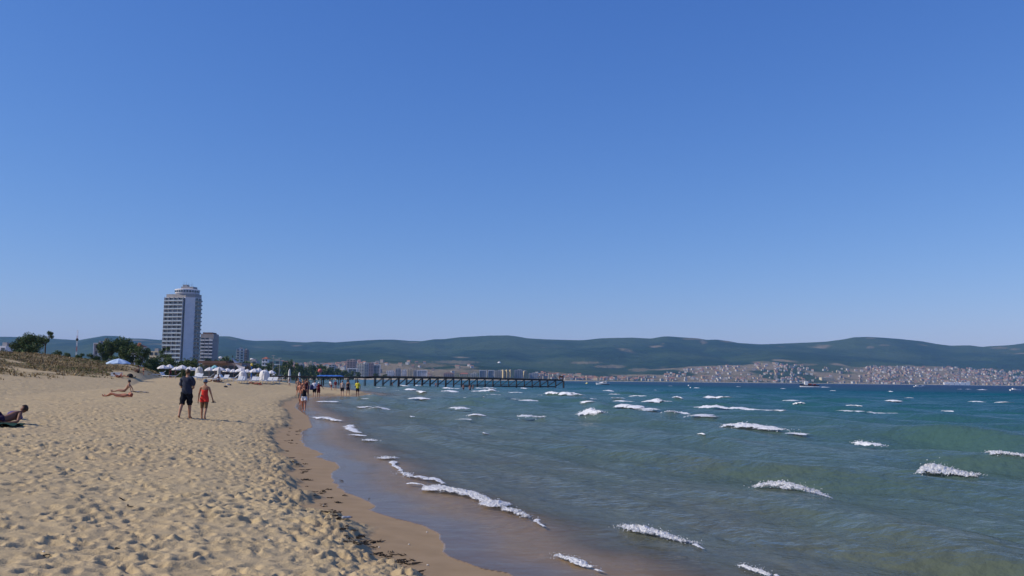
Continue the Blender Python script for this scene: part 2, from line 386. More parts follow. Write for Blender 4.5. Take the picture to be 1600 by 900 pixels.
for A, B, dm, hg, wd, tp in caps:                         # each breaking crest stands on a swell of its own
    if dm > 130: continue
    d = (B - A); L = max(d.length, 0.3); ux, uy = d.x / L, d.y / L; mx, my = (A.x + B.x) / 2, (A.y + B.y) / 2
    rr = L * 1.2 + 3; m = (np.abs(XW - mx) < rr) & (np.abs(YW - my) < rr)
    if not m.any(): continue
    u = (XW[m] - mx) * ux + (YW[m] - my) * uy; v = -(XW[m] - mx) * uy + (YW[m] - my) * ux
    v = v + 0.15 * L * ((u / L) ** 2)
    ZW[m] += max(0.55 * min(hg, 0.45), 0.17 if tp > 19 and dm > 15 else 0.10 if tp > 19 else 0) * np.exp(-(u / (L * 0.75)) ** 2) * np.exp(-(v / (0.35 + 0.9 * min(hg, .5))) ** 2) * sst(0.3, 2.5, SO[m])
ZB = H(XW, YW, -SO)
ZW = np.where(SO > 0, np.maximum(ZW, ZB + 0.006 + 0.03 * sst(1, 6, SO)), np.minimum(ZB - 0.05, -0.01))
dep = np.maximum(ZW - ZB, 0)
def lerp_tab(x, tab):
    xs = [r[0] for r in tab]; return np.stack([np.interp(x, xs, [r[1][k] for r in tab]) for k in range(3)], -1)
patch = 1 + 0.22 * fbm(XW * 0.03, YW * 0.012, 3) + 0.45 * fbm(XW * 0.55, YW * 0.4, 3) * (SO < 12)
body = lerp_tab(np.log10(np.maximum(SO * patch, 0.3)), [(-0.5, (0.20, 0.140, 0.095)), (0.0, (0.185, 0.122, 0.085)), (0.20, (0.150, 0.112, 0.078)), (0.33, (0.108, 0.108, 0.076)), (0.8, (0.090, 0.114, 0.082)), (1.3, (0.060, 0.112, 0.095)),
                                  (1.7, (0.022, 0.092, 0.100)), (2.1, (0.006, 0.082, 0.118)), (2.45, (0.003, 0.055, 0.115)), (2.9, (0.003, 0.036, 0.098)), (3.6, (0.003, 0.032, 0.092))])
u_ = 0.29 * XW - 0.957 * YW; v_ = 0.957 * XW + 0.29 * YW      # along and across the shore
streak = 1 + (0.30 * fbm(u_ * 0.5, v_ * 3.2, 4, 0.6) + 0.22 * fbm(u_ * 3.0, v_ * 9.0, 3, 0.6)) * (1 - sst(2.5, 7, SO))
body = body * np.clip(streak, 0.5, 1.5)[..., None]
t = NT('sea water'); pos = t.geo()
rn = t.math('ADD', t.noise(t.map(pos, (1.0, 1.0, 1.0)), 3.2, 4, 0.6), t.math('MULTIPLY', t.noise(pos, 0.8, 3), 2.0))
rn = t.math('ADD', rn, t.math('MULTIPLY', t.noise(pos, 0.13, 4, 0.6), 6.0))
wv = t.attr('rip')
bp = t.node('ShaderNodeBump', {'Height': rn, 'Distance': 0.065, 'Strength': wv})
fr = t.math('MULTIPLY', t.node('ShaderNodeFresnel', {'IOR': 1.333, 'Normal': bp.outputs[0]}).outputs[0], t.attr('refl'))
gl = t.node('ShaderNodeBsdfGlossy', {'Color': (1, 1, 1, 1), 'Roughness': t.attr('rgh'), 'Normal': bp.outputs[0]}).outputs[0]
df = t.node('ShaderNodeBsdfDiffuse', {'Color': t.attr('body', 'Color'), 'Normal': bp.outputs[0]}).outputs[0]
tr = t.node('ShaderNodeBsdfTransparent').outputs[0]
under = t.node('ShaderNodeMixShader', {0: t.attr('op'), 1: tr, 2: df}).outputs[0]
full = t.node('ShaderNodeMixShader', {0: fr, 1: under, 2: gl}).outputs[0]
t.n.remove(t.b)
t.l.new(full, t.out.inputs['Surface'])
op = np.where(SO > 0, np.maximum(1 - np.exp(-dep * 5.0), sst(1.0, 3.2, SO)), 0)
rip = 0.16 + 0.30 * sst(0.5, 1.2, SO) + 0.54 * sst(1.8, 5, SO)
rgh = 0.08 + 0.14 * sst(8, 60, SO) + 0.30 * sst(50, 260, SO)
SOn = SO * (1 + 0.45 * fbm(XW * 0.55, YW * 0.4, 3))
refl = 0.56 - 0.24 * sst(0.3, 1.3, SOn) + 0.19 * sst(1.7, 3.2, SOn) - 0.38 * sst(20, 170, SO)
keepw = (SO > -0.25) | ((YW > 500) & (SO > -60))
sea = link('sea', grid_mesh('sea', XW, YW, ZW, keep=keepw, attrs={'op': op, 'rip': rip, 'rgh': rgh, 'refl': refl}, colattr={'body': body}, m=t.m))
tag(sea, 'choppy sea turning from brown shallows to turquoise and deep blue', kind='structure')

# ------------------------------------------------------------------ whitecaps: lumpy foam ridges, each its own part of the sea
t = NT('sea foam'); pos = t.geo()
e = t.attr('edge'); sc_ = t.attr('fsc')
vec = t.node('ShaderNodeVectorMath', {0: pos, 3: sc_}, operation='SCALE').outputs[0]
nz = t.noise(vec, 1.0, 5, 0.65)
nz2 = t.noise(vec, 0.28, 4, 0.6)
nn_ = t.math('ADD', t.math('MULTIPLY', t.math('SUBTRACT', nz, 0.5), 1.7), t.math('MULTIPLY', t.math('SUBTRACT', nz2, 0.5), 2.2))
al = t.rng(t.math('SUBTRACT', t.math('ADD', nn_, 1.0), t.math('MULTIPLY', e, 1.55)), 0.22, 0.46)
t.b.inputs['Base Color'].default_value = (0.90, 0.93, 0.97, 1); t.b.inputs['Roughness'].default_value = 0.8
t.b.inputs['Specular IOR Level'].default_value = 0.2
bp = t.node('ShaderNodeBump', {'Height': nz, 'Distance': 0.10, 'Strength': 1.0}); t.l.new(bp.outputs[0], t.b.inputs['Normal'])
tl = t.node('ShaderNodeBsdfTranslucent', {'Color': (0.90, 0.93, 0.97, 1)}).outputs[0]
fo = t.node('ShaderNodeMixShader', {0: 0.18, 1: t.b.outputs[0], 2: tl}).outputs[0]
ms = t.node('ShaderNodeMixShader', {0: al, 1: t.node('ShaderNodeBsdfTransparent').outputs[0], 2: fo}).outputs[0]
t.l.new(ms, t.out.inputs['Surface']); foam_m = t.m
def sea_h(x, y):
    i = np.clip(np.searchsorted(yw, y), 1, len(yw) - 1); j = np.clip(np.searchsorted(xw, x / y), 1, len(xw) - 1)
    return ZW[i, j]
def foam_mesh(X, Y, Z, edge, fsc, spray):
    """the lumpy sheet with its flying drops in the same mesh"""
    nr, nc = X.shape; co = np.stack([X, Y, Z], -1).reshape(-1, 3); idx = np.arange(nr * nc).reshape(nr, nc)
    q = np.stack([idx[:-1, :-1], idx[:-1, 1:], idx[1:, 1:], idx[1:, :-1]], -1).reshape(-1, 4)
    vs = co.tolist(); fs = q.tolist(); ed = edge.ravel().tolist()
    for (x, y, z, r_) in spray:
        k = len(vs); vs += [(x + r_, y, z), (x - r_, y, z), (x, y + r_, z), (x, y - r_, z), (x, y, z + r_), (x, y, z - r_)]; ed += [0.0] * 6
        fs += [(k, k + 2, k + 4), (k + 2, k + 1, k + 4), (k + 1, k + 3, k + 4), (k + 3, k, k + 4), (k + 2, k, k + 5), (k + 1, k + 2, k + 5), (k + 3, k + 1, k + 5), (k, k + 3, k + 5)]
    me = bpy.data.meshes.new('whitecap'); me.from_pydata(vs, [], fs); me.polygons.foreach_set('use_smooth', [True] * len(fs))
    a = me.attributes.new('edge', 'FLOAT', 'POINT'); a.data.foreach_set('value', np.array(ed, np.float32))
    a = me.attributes.new('fsc', 'FLOAT', 'POINT'); a.data.foreach_set('value', np.full(len(vs), fsc, np.float32))
    me.materials.append(foam_m); me.update(); return me
for ci, (A, B, dm, hg, wd, tp) in enumerate(caps):
    rs = np.random.RandomState(100 + ci)
    d = B - A; L = d.length; big = tp >= 7 and dm < 60
    nu = int(np.clip(L / (0.02 if dm < 30 else dm / 700), 18, 220)); nv = 34 if big else 11
    U, V = np.meshgrid(np.linspace(0, 1, nu), np.linspace(-1, 1, nv), indexing='ij')
    ux, uy = d.x / L, d.y / L
    sx = rs.uniform(0, 90)
    pr = np.clip(np.minimum(U * rs.uniform(3.5, 8), (1 - U) * rs.uniform(1.2, 2.6)), 0, 1) ** 0.7 * (0.5 + 0.75 * fbm(U * L / max(hg, .1) * 0.25 + sx, U * 0 + ci, 3))
    pr = np.clip(pr, 0.05, 1.2)
    sag = 0.12 * L * (U - 0.5) ** 2 + 0.06 * L * vnoise(U * 3 + sx, U * 0)
    off = V * wd * (0.35 + 0.65 * pr) + sag * (0 if dm > 120 else 1)
    X = A.x + d.x * U - uy * off; Y = A.y + d.y * U + ux * off
    base = np.maximum(sea_h(X, Y), -0.05 if dm < 40 else 0.07)
    f = 1.0 / max(0.05, min(wd, hg) * 0.5)
    nn = 0.5 + 0.5 * fbm(X * f + sx, Y * f, 4, 0.6)
    Z = base + 0.012 + hg * pr * np.exp(-(V * 1.25) ** 2) * (0.35 + 0.85 * nn) + (0.10 * hg * nn)
    if big: Z0_ = fbm(X * f * 3.2 + sx, Y * f * 3.2, 4, 0.7)
    edge = np.clip(np.maximum(np.abs(V) ** 2.2, 1 - np.clip(np.minimum(U, 1 - U) * 9, 0, 1)) + 0.25 * (1 - pr), 0, 1)
    Z = Z - (0.12 * hg + (0.10 if dm > 40 else 0)) * np.abs(V) ** 3
    spray = []
    if big:
        Z = Z + 0.55 * hg * Z0_ * np.exp(-(V * 1.1) ** 2)
        for q in range(int(150 if tp > 18 else 70)):
            i = rs.randint(1, nu - 1); j = int(np.clip(rs.normal(nv * .5, nv * .22), 0, nv - 1))
            spray.append((X[i, j] + rs.normal(0, .05), Y[i, j] + rs.normal(0, .08), Z[i, j] + abs(rs.normal(0, .28)) * hg * pr[i, j] + .005, rs.uniform(.4, 1.1) * dm / 1500))
    link('whitecap', foam_mesh(X, Y, Z, edge, 10.0 if dm < 30 else (5.0 if dm < 70 else 2.4 if dm < 140 else 1.0), spray), sea)
# ================================================================== FAR LAND AND HILLS
RIDGE = [(-300,531),(-100,529),(0,526.6),(40,527),(90,530),(125,532),(150,527.5),(165,525),(185,525.5),(200,529),(225,529.5),(250,531.5),(300,529),(330,526.5),(345,525.8),(360,526),(372,528.5),(385,531.5),(400,533),
(440,532.5),(455,534.5),(480,535.5),(497,534),(525,535.5),(560,533),(590,531.3),(615,531),(640,533),(660,533.5),(680,530.5),(695,530.3),(705,529),(720,527.3),(745,526),(765,524.8),(795,524.5),
(808,526),(825,529),(850,530.5),(900,532),(912,532),(940,529),(960,528.5),(990,528),(1018,529.5),(1035,526.5),(1045,526),(1065,527.5),(1090,529),(1105,531.5),(1120,531),(1140,533.5),(1155,536.5),
(1190,538.5),(1230,537),(1290,534.5),(1320,530.5),(1335,527.5),(1355,526.8),(1380,528),(1400,529.5),(1440,533.5),(1465,538),(1485,540.5),(1515,540),(1535,542.5),(1545,541.5),(1575,540),(1600,537),(1700,530),(1900,540)]
# px: distance where the ground starts to climb, distance and picture row of the upper edge of the settled slope
TOWN = [(-300,2600,3600,578),(0,2600,3600,577),(300,2400,3600,568),(440,2300,3600,557),(600,2600,3500,563),(700,2800,3600,571),(800,3000,3700,577),(900,3250,3900,580),(980,3500,4100,584),(1040,3600,4400,574),(1100,3700,4600,570),
(1200,3850,4750,566),(1260,3950,4750,572),(1330,4050,4700,579),(1370,4100,4750,577),(1400,4150,4850,575.5),(1480,4250,5000,576),(1600,4420,5150,580),(1900,4800,5400,585)]
TX = [r[0] for r in TOWN]
def land(px, y, s):
    """height of the far land; px is the bearing expressed in frame columns at the eye line"""
    d0 = np.interp(px, TX, [r[1] for r in TOWN]); dt = np.interp(px, TX, [r[2] for r in TOWN]); yt = np.interp(px, TX, [r[3] for r in TOWN])
    yr = np.interp(px, [r[0] for r in RIDGE], [r[1] for r in RIDGE])
    x = y * (px - 800) / F
    zt = (yh(px) - yt) / F * dt + CAMZ
    RD = 7000.0
    zr = (yh(px) - yr) / F * RD + CAMZ
    flat = np.where(s > 0, 1.2 + 3.0 * (1 - np.exp(-np.maximum(s, 0) / 120)), -3)
    z = flat
    t1 = np.clip((y - d0) / (dt - d0), 0, 1)
    z = np.where(y > d0, flat * (1 - t1) + (zt) * t1 + 0 * y, z)
    t2 = np.clip((y - dt) / (RD - dt), 0, 1)
    hills = zt + (zr - zt) * (0.55 * t2 + 0.45 * t2 ** 2)
    z = np.where(y > dt, hills, z)
    rel = np.abs(vnoise(x / 900.0 + 3, y / 1500.0)) * 0.9 + 0.5 * fbm(x / 420.0, y / 700.0, 4)
    z = z + np.where(y > d0, 62 * (rel - 0.4) * np.clip((y - d0) / 1500, 0, 1) * np.clip((RD - y) / 900, 0, 1), 0)
    z = np.where(y > RD, zr - (y - RD) * 0.05, z)
    z = np.where((s < 15) & (y < 5200), np.minimum(z, np.where(s > 0, 0.06 * s, -3)), z)
    return z
pxl = np.concatenate([np.linspace(-1500, -330, 60), np.linspace(-320, 1900, 760), np.linspace(1910, 2700, 50)])
yl = np.concatenate([np.geomspace(330, 2000, 60), np.linspace(2030, 7000, 170), np.linspace(7040, 8200, 14)])
YL = np.repeat(yl[:, None], len(pxl), 1); PL = np.repeat(pxl[None, :], len(yl), 0)
XL = YL * (PL - 800) / F
SL = sdist(XL, YL)
ZL = land(PL, YL, SL)
d0 = np.interp(PL, TX, [r[1] for r in TOWN]); dt = np.interp(PL, TX, [r[2] for r in TOWN])
tz = np.clip((YL - d0 + 500) / (dt - d0 + 500), -1, 3)
fieldn = fbm(XL / 260.0, YL / 420.0, 4)
tan = sst(0.0, 0.25, fieldn + 0.30 * (1 - sst(0.85, 1.12, tz)) - 0.35 * sst(1.0, 1.3, tz) - 0.10)
tan = tan * sst(1200, 2600, YL)
# bare strips and clearings on the slopes: (column, row, half width, half height)
for cx, cy, wx, wy in ((715,566,36,2.6),(660,571,40,4),(918,567,24,2.2),(955,573,26,2.6),(1000,578,16,3),(1190,566.5,18,2),(1258,570,20,1.8),(1360,543,7,2.2),(1382,540,9,1.6),(1362,529,8,1),
                       (1100,535,5,4),(1085,530,22,1.4),(1140,534,12,1.5),(1420,572,9,1.5),(1475,575,12,2),(1562,544,14,2),(1585,546,10,1.6),(1036,537,2,1),(560,569,60,3),(760,580,30,2),(620,573,40,3)):
    rows = yh(PL) - (ZL - CAMZ) / YL * F
    q = ((PL - cx) / wx) ** 2 + ((rows - cy) / wy) ** 2 + 0.5 * vnoise(PL * 0.4, YL * 0.02)
    tan = np.maximum(tan, (1 - sst(0.5, 1.2, q)) * (YL > 2400) * 0.6)
sandy = (1 - sst(14, 34, SL)) * (SL > -5)
t = NT('far hills'); pos = t.geo()
f1 = t.noise(pos, 0.012, 6, 0.62); f2 = t.noise(pos, 0.0016, 4); f3 = t.noise(pos, 0.05, 5, 0.7)
cf = t.mix(t.rng(f1, 0.35, 0.65), (0.006, 0.026, 0.008, 1), (0.022, 0.055, 0.014, 1))
cf = t.mix(t.rng(f2, 0.45, 0.60, 0, 0.85), cf, (0.052, 0.082, 0.026, 1))
ct = t.mix(t.rng(f3, 0.35, 0.65), (0.20, 0.155, 0.09, 1), (0.32, 0.255, 0.16, 1))
ct = t.mix(t.rng(f1, 0.55, 0.65, 0, 0.7), ct, (0.07, 0.075, 0.035, 1))
c = t.mix(t.attr('tan'), cf, ct); c = t.mix(t.attr('sandy'), c, (0.5, 0.42, 0.3, 1))
t.l.new(c, t.b.inputs['Base Color']); t.b.inputs['Roughness'].default_value = 0.95; t.b.inputs['Specular IOR Level'].default_value = 0.1
bp = t.node('ShaderNodeBump', {'Height': t.math('ADD', f1, t.math('MULTIPLY', f3, 0.3)), 'Distance': 36.0, 'Strength': 0.8}); t.l.new(bp.outputs[0], t.b.inputs['Normal'])
hills = link('hills', grid_mesh('hills', XL, YL, ZL, keep=(SL > -60), attrs={'tan': tan, 'sandy': sandy}, m=t.m))
tag(hills, 'wooded hills and dry fields round the bay', kind='structure')
def zl(px, y):
    x = y * (px - 800) / F
    return float(land(np.array([px]), np.array([float(y)]), sdist([x], [y]))[0])
def at(px, y):
    """a place on the far land along the bearing of frame column px"""
    return Vector((y * (px - 800) / F, y, zl(px, y)))

# ================================================================== TREES
M_leaf = mat('leaves', (0.065, 0.105, 0.035), 0.8, 0.5, 1.6, 0.2)
M_leaf2 = mat('dry leaves', (0.12, 0.14, 0.055), 0.8, 0.4, 1.6, 0.2)
M_bark = mat('bark', (0.09, 0.065, 0.045), 0.9, 0.3, 6, 0.1)
def tree_meshes(name, seed, h, cw, n, leaf, trunk=0.35, lobes=9, spindly=False):
    r = random.Random(seed); tb = MB(); cb = MB()
    top = Vector((r.uniform(-.1, .1) * h, r.uniform(-.1, .1) * h, h * trunk))
    base_r = 0.028 * h; mid = top * 0.5 + Vector((r.uniform(-.03, .03) * h, 0, 0))
    tb.tube((0, 0, -0.6), mid, base_r, base_r * .8, 7); tb.tube(mid, top, base_r * .8, base_r * .62, 7)
    blobs = []
    for i in range(lobes):
        a = 2 * math.pi * i / lobes + r.uniform(-.4, .4); ra = cw * .5 * r.uniform(.25, .72)
        c = Vector((math.cos(a) * ra, math.sin(a) * ra, h * r.uniform(trunk + .08, .9))) + Vector((top.x, top.y, 0)) * .6
        blobs.append((c, cw * r.uniform(.15, .27) * (0.6 if spindly else 1)))
        e = top + (c - top) * .5 + Vector((0, 0, .03 * h))
        tb.tube(top, e, base_r * .45, base_r * .28, 5); tb.tube(e, c, base_r * .28, base_r * .1, 4)
    per = n // lobes
    for c, rad in blobs:
        for k in range(per):
            d = Vector((r.gauss(0, 1), r.gauss(0, 1), r.gauss(0, .8))).normalized() * rad * (r.random() ** .45)
            p = c + d; s = leaf * r.uniform(.6, 1.3)
            u = Vector((r.gauss(0, 1), r.gauss(0, 1), r.gauss(0, 1))).normalized(); v = u.cross(Vector((r.gauss(0, 1), r.gauss(0, 1), r.gauss(0, 1)))).normalized()
            cb.add([p - u * s - v * s * .5, p + u * s - v * s * .5, p + u * s * .6 + v * s * .6, p - u * s * .6 + v * s * .6], [(0, 1, 2, 3)], 0 if r.random() < .75 else 1)
    return tb.mesh('trunk', M_bark), cb.mesh('crown', [M_leaf, M_leaf2])
def tree(name, loc, ms, label, group=None, rz=0.0, s=1.0, cat='tree'):
    o = thing(name, loc, label, cat, group, rz); o.scale = s if hasattr(s, '__len__') else (s, s, s)
    link('trunk', ms[0], o); link('crown', ms[1], o); return o
T_big = tree_meshes('t', 1, 8, 7, 5200, .17, .28, 13)
T_mid = tree_meshes('t', 2, 6, 6.5, 3600, .17, .2, 10)
T_thin = tree_meshes('t', 5, 8, 4.5, 1500, .13, .5, 8, True)
T_bush = tree_meshes('t', 7, 3, 4.2, 2200, .13, .08, 9)
T_far = tree_meshes('t', 9, 10, 9, 800, .5, .2, 9)
def near_tree(px, y, ms, w, label, cat='tree', group=None, name='broadleaf_tree', h0=1, w0=1, top=None, rz=None):
    """tree on the near ground along bearing px, scaled so that its top stands at row top and it is w columns wide"""
    x = y * (px - 800) / F; z = h1(x, y)
    zt = CAMZ + (yh(px) - top) / F * y
    w = w * (1.75 if cat == 'shrub' else 1.18); sz = (zt - z) / h0; sx = max(w / F * y / w0, sz * .55)
    return tree(name, (x, y, z - 0.1), ms, label, group, rnd.uniform(0, 6.28) if rz is None else rz, (sx, sx, sz), cat)
near_tree(38, 150, T_mid, 34, 'low green tree at the far left end of the dune treeline', top=527, h0=6, w0=7.2)
near_tree(55, 146, T_big, 38, 'tallest dense dark tree in the clump on the left dune', top=521, h0=8, w0=7.6)
near_tree(72, 143, T_thin, 24, 'thin sparse tree with bare lean trunk right of the dark clump on the dune', top=514, h0=8, w0=4.6, name='sparse_tree', rz=0.4)
near_tree(47, 138, T_bush, 30, 'rounded shrub at the foot of the dark tree clump on the left dune', top=538, h0=3, w0=4.4, name='shrub', cat='shrub')
near_tree(14, 132, T_bush, 22, 'low green shrub at the left frame edge on top of the dune', top=548, h0=3, w0=4.4, name='shrub', cat='shrub')
near_tree(166, 175, T_mid, 16, 'narrow tree between the white framed hotel and the dark tree clump', top=533, h0=6, w0=7.2)
near_tree(178, 178, T_big, 24, 'pointed green tree at the left side of the clump above the blue parasol', top=531, h0=8, w0=7.6)
near_tree(194, 180, T_big, 30, 'highest tree of the dark clump above the blue parasol', top=527, h0=8, w0=7.6)
near_tree(206, 168, T_mid, 30, 'dense dark tree at the front of the clump above the blue parasol', top=538, h0=6, w0=7.2)
near_tree(222, 166, T_mid, 26, 'dark bushy tree at the right end of the clump above the blue parasol', top=541, h0=6, w0=7.2)
near_tree(264, 215, T_thin, 24, 'lone light tree in front of the balconied tower face', top=539, h0=8, w0=4.6, name='sparse_tree', rz=2.0)
ORD = ['first', 'second', 'third', 'fourth', 'fifth', 'sixth', 'seventh', 'eighth', 'ninth', 'tenth', 'eleventh', 'twelfth', 'thirteenth', 'fourteenth', 'fifteenth', 'sixteenth', 'seventeenth', 'eighteenth', 'nineteenth', 'twentieth']
ORD += ['twenty-' + q for q in ORD[:9]] + ['thirtieth'] + ['thirty-' + q for q in ORD[:9]] + ['fortieth']
BANK = [(240,170,20,560),(252,185,20,559),(263,176,18,561),(275,190,20,560),(287,180,18,563),(299,188,18,562),(311,182,16,564),(246,168,14,564),(293,172,14,566),(268,168,14,566),(233,150,12,566)]
for i, (px, y, w, tp) in enumerate(sorted(BANK)):
    near_tree(px, y, T_bush, w, 'green shrub, %s from the left in the bank below the tower' % ORD[i], cat='shrub', name='shrub', h0=3, w0=4.4, top=tp, group='bushes behind the parasols')
for i, (px, y, w, tp) in enumerate(sorted([(185,140,16,556),(150,128,14,553),(128,124,10,552),(108,121,10,551),(92,128,14,548)])):
    near_tree(px, y, T_bush, w, 'small dark shrub, %s from the left on the crest of the left dune' % ORD[i], cat='shrub', name='shrub', h0=3, w0=4.4, top=tp, group='shrubs on the dune crest')
# tall park trees round the hotels, half a kilometre and more away
FT = [(352,520,22,552),(366,540,20,557),(384,560,22,560),(398,600,18,562),(408,640,16,564),(424,620,20,563),(436,700,12,566),(446,640,14,560),(454,620,16,557),(463,640,18,562),(474,700,16,566),(482,760,14,569),(490,780,18,566),
      (500,800,18,565),(512,820,18,567),(520,900,14,570),(528,950,14,572),(536,1000,14,574),(543,1050,12,575),(551,1000,14,576),(562,1100,12,578),(590,1300,12,581),(604,1400,10,582),(240,640,18,550),(228,620,18,556),(330,600,20,556),
      (345,620,20,558),(375,700,16,562),(414,580,12,568),(468,600,14,568),(506,740,12,572)]
for i, (px, y, w, tp) in enumerate(sorted(FT)):
    p = at(px, y); zt = CAMZ + (yh(px) - tp - 2.2) / F * y
    tree('park_tree', p, T_far, 'dark green park tree, %s from the left among the hotels beyond the beach' % ORD[i], 'park trees among the hotels', rnd.uniform(0, 6), (w / F * y / 9.5,) * 2 + (max(3, zt - p.z) / 10,))

# ================================================================== DUNE GRASS (cannot be counted)
rs = np.random.RandomState(5)
n = 62000
gx = rs.uniform(-112, -30, n); gy = rs.uniform(62, 215, n); gs = sdist(gx, gy)
g0 = S0(gx, gy)
k = (sst(g0 + 3, g0 + 9, gs + 6 * fbm(gx * 0.11, gy * 0.11, 3)) * sst(-0.45, -0.05, fbm(gx * 0.16 + 40, gy * 0.16, 4) + 0.3 * sst(20, 60, gs - g0)) > rs.rand(n)) & (np.abs(gx / gy) < 0.62)
gx, gy = gx[k], gy[k]; gz = H(gx, gy)
mb = MB(); r = random.Random(4)
kind = 1.6 * fbm(gx * 0.13 + 9, gy * 0.13, 3)
for x, y, z, kd in zip(gx, gy, gz, kind):
    for b in range(5):
        a = r.uniform(0, 6.28); hgt = r.uniform(.06, .2) + max(0, kd) * r.uniform(.05, .3); wd = r.uniform(.03, .08); le = r.uniform(.1, .45)
        bx, by = x + r.uniform(-.3, .3), y + r.uniform(-.3, .3); ca, sa = math.cos(a), math.sin(a)
        mb.add([(bx - sa * wd, by + ca * wd, z - .05), (bx + sa * wd, by - ca * wd, z - .05), (bx + ca * le, by + sa * le, z + hgt)], [(0, 1, 2)], 0 if kd > r.uniform(-.3, .4) else (1 if r.random() < .5 else 2))
gr = mb.build('dune_grass', [mat('dry grass', (0.31, 0.235, 0.125), .9, .3, 1.0, .1), mat('brown grass', (0.20, 0.14, 0.075), .9, .3, 1.0, .1), mat('green grass', (0.125, 0.15, 0.055), .9, .3, 1.0, .1)])
tag(gr, 'dry brown and green grass growing over the dunes', 'grass', kind='stuff')
# ================================================================== BUILDINGS
M_white = mat('white paint', (0.74, 0.73, 0.76), .6, .05, .3)
M_cream = mat('cream render', (0.66, 0.56, 0.38), .8, .08, .3)
M_yell = mat('yellow render', (0.62, 0.50, 0.26), .8, .08, .3)
M_grey = mat('grey render', (0.36, 0.36, 0.38), .8, .08, .3)
M_pink = mat('pink render', (0.42, 0.30, 0.27), .8, .08, .3)
M_brown = mat('brown cladding', (0.27, 0.215, 0.195), .8, .12, .4)
M_glass = mat('dark glass', (0.05, 0.07, 0.09), .12, .3, .2, .6)
M_gl2 = mat('blind behind glass', (0.22, 0.24, 0.27), .3, .3, .2, .5)
M_rail = mat('glass railing', (0.36, 0.44, 0.52), .2, .15, .3, .5)
M_red = mat('red roof tile', (0.34, 0.12, 0.075), .9, .2, .5)
M_roof2 = mat('brown roof', (0.16, 0.10, 0.08), .9, .2, .5)
M_teal = mat('teal glass wall', (0.10, 0.20, 0.22), .3, .2, .2, .5)
M_conc = mat('concrete', (0.33, 0.32, 0.32), .9, .1, .3)
M_dark = mat('dark steel', (0.04, 0.04, 0.045), .6, .2, 3)
def face_frame(p0, p1):
    d = Vector((p1[0] - p0[0], p1[1] - p0[1], 0)); L = d.length; d.normalize(); return d, Vector((d.y, -d.x, 0)), L
# ---- the hotel tower
D = 700.0; tp0 = P(285, 560, D); TZ = 3.0
tw = thing('hotel_tower', (tp0.x, D, TZ), 'tall white hotel tower with balcony rows, blank white end wall and round rooftop lounge', 'hotel')
A0, A1, A2, A3 = (-17.5, 4.5), (0, 0), (7.2, 1.3), (10.2, 8.0)
plan = [A0, A1, A2, A3, (3.5, 20), (-13, 20)]
ZT = 60.5; NF = 19; FH = ZT / NF
mb = MB(); mb.prism(plan, 0, ZT); mb.build('wall', M_white, tw)
d, nrm, L = face_frame(A0, A1)
ang = math.atan2(d.y, d.x)
mb = MB(); c = Vector(A1) .to_3d() - d * 0.55 + nrm * 0.03; mb.box((c.x, c.y, ZT / 2), (1.1, .3, ZT - 1), ang); mb.build('stair_glazing', M_glass, tw)
BW = (L - 1.6) / 4
win = []
for fl in range(NF):
    z = fl * FH
    for b in range(4):
        cpt = Vector((A0[0], A0[1], 0)) + d * (0.3 + BW * (b + .5))
        mb = MB(); q = cpt + nrm * 0.03
        mb.box((q.x, q.y, z + FH * .56), (BW * .93, .16, FH * .74), ang)
        mb.build('window', M_glass if rnd.random() < .62 else M_gl2, tw)
    mb = MB(); q = Vector((A0[0], A0[1], 0)) + d * (0.2 + BW * 2) + nrm * 0.75
    mb.box((q.x, q.y, z + .1), (BW * 4 + .2, 1.5, .22), ang)
    q2 = q + nrm * 0.72
    mb.box((q2.x, q2.y, z + .66), (BW * 4 + .2, .07, .86), ang, 1)
    for b in range(5):
        q3 = Vector((A0[0], A0[1], 0)) + d * (0.15 + BW * b) + nrm * 0.74; mb.box((q3.x, q3.y, z + FH * .5 + .12), (.16, 1.3, FH - .28), ang)
    mb.build('balcony', [mat('balcony concrete', (.47, .48, .51), .8, .08, .4), M_rail], tw)
d2, n2, L2 = face_frame(A2, A3); ang2 = math.atan2(d2.y, d2.x)
for fl in range(NF):
    z = fl * FH
    mb = MB(); q = Vector((A2[0], A2[1], 0)) + d2 * (L2 / 2) + n2 * .62
    mb.box((q.x, q.y, z + .1), (L2 - .6, 1.24, .22), ang2); q2 = q + n2 * .6; mb.box((q2.x, q2.y, z + .66), (L2 - .6, .06, .86), ang2, 1); mb.build('balcony', [M_conc, mat('shaded green railing', (.16, .22, .23), .2, .15, .3, .5)], tw)  # right face: slabs and rails coloured darker to put its shade in
    for b in range(2):
        q = Vector((A2[0], A2[1], 0)) + d2 * (L2 * (b * .46 + .27)) + n2 * .03
        mb = MB(); mb.box((q.x, q.y, z + FH * .56), (L2 * .38, .16, FH * .62), ang2); mb.build('window', M_glass if rnd.random() < .6 else M_gl2, tw)
mb = MB(); mb.prism([(p[0] * .96, p[1] * .96 + .6) for p in plan], ZT, ZT + 2.6); mb.build('parapet', M_conc, tw)
mb = MB(); ctr = (-2.0, 9.5)
def disc(r, z): return [(ctr[0] + r * math.cos(2 * math.pi * i / 28), ctr[1] + r * math.sin(2 * math.pi * i / 28), z) for i in range(28)]
mb.loft([disc(8.4, ZT + 2.6), disc(8.4, ZT + 3.4), disc(9.3, ZT + 3.5), disc(9.6, ZT + 6.6), disc(8.2, ZT + 7.0)]); mb.build('rooftop_lounge', M_white, tw)
for i in range(14):
    a = math.pi + math.pi * (i + .5) / 14; mb = MB(); mb.box((ctr[0] + 9.42 * math.cos(a), ctr[1] + 9.42 * math.sin(a), ZT + 5.0), (1.5, .3, 1.5), a + math.pi / 2)
    mb.build('lounge_window', M_glass, tw)
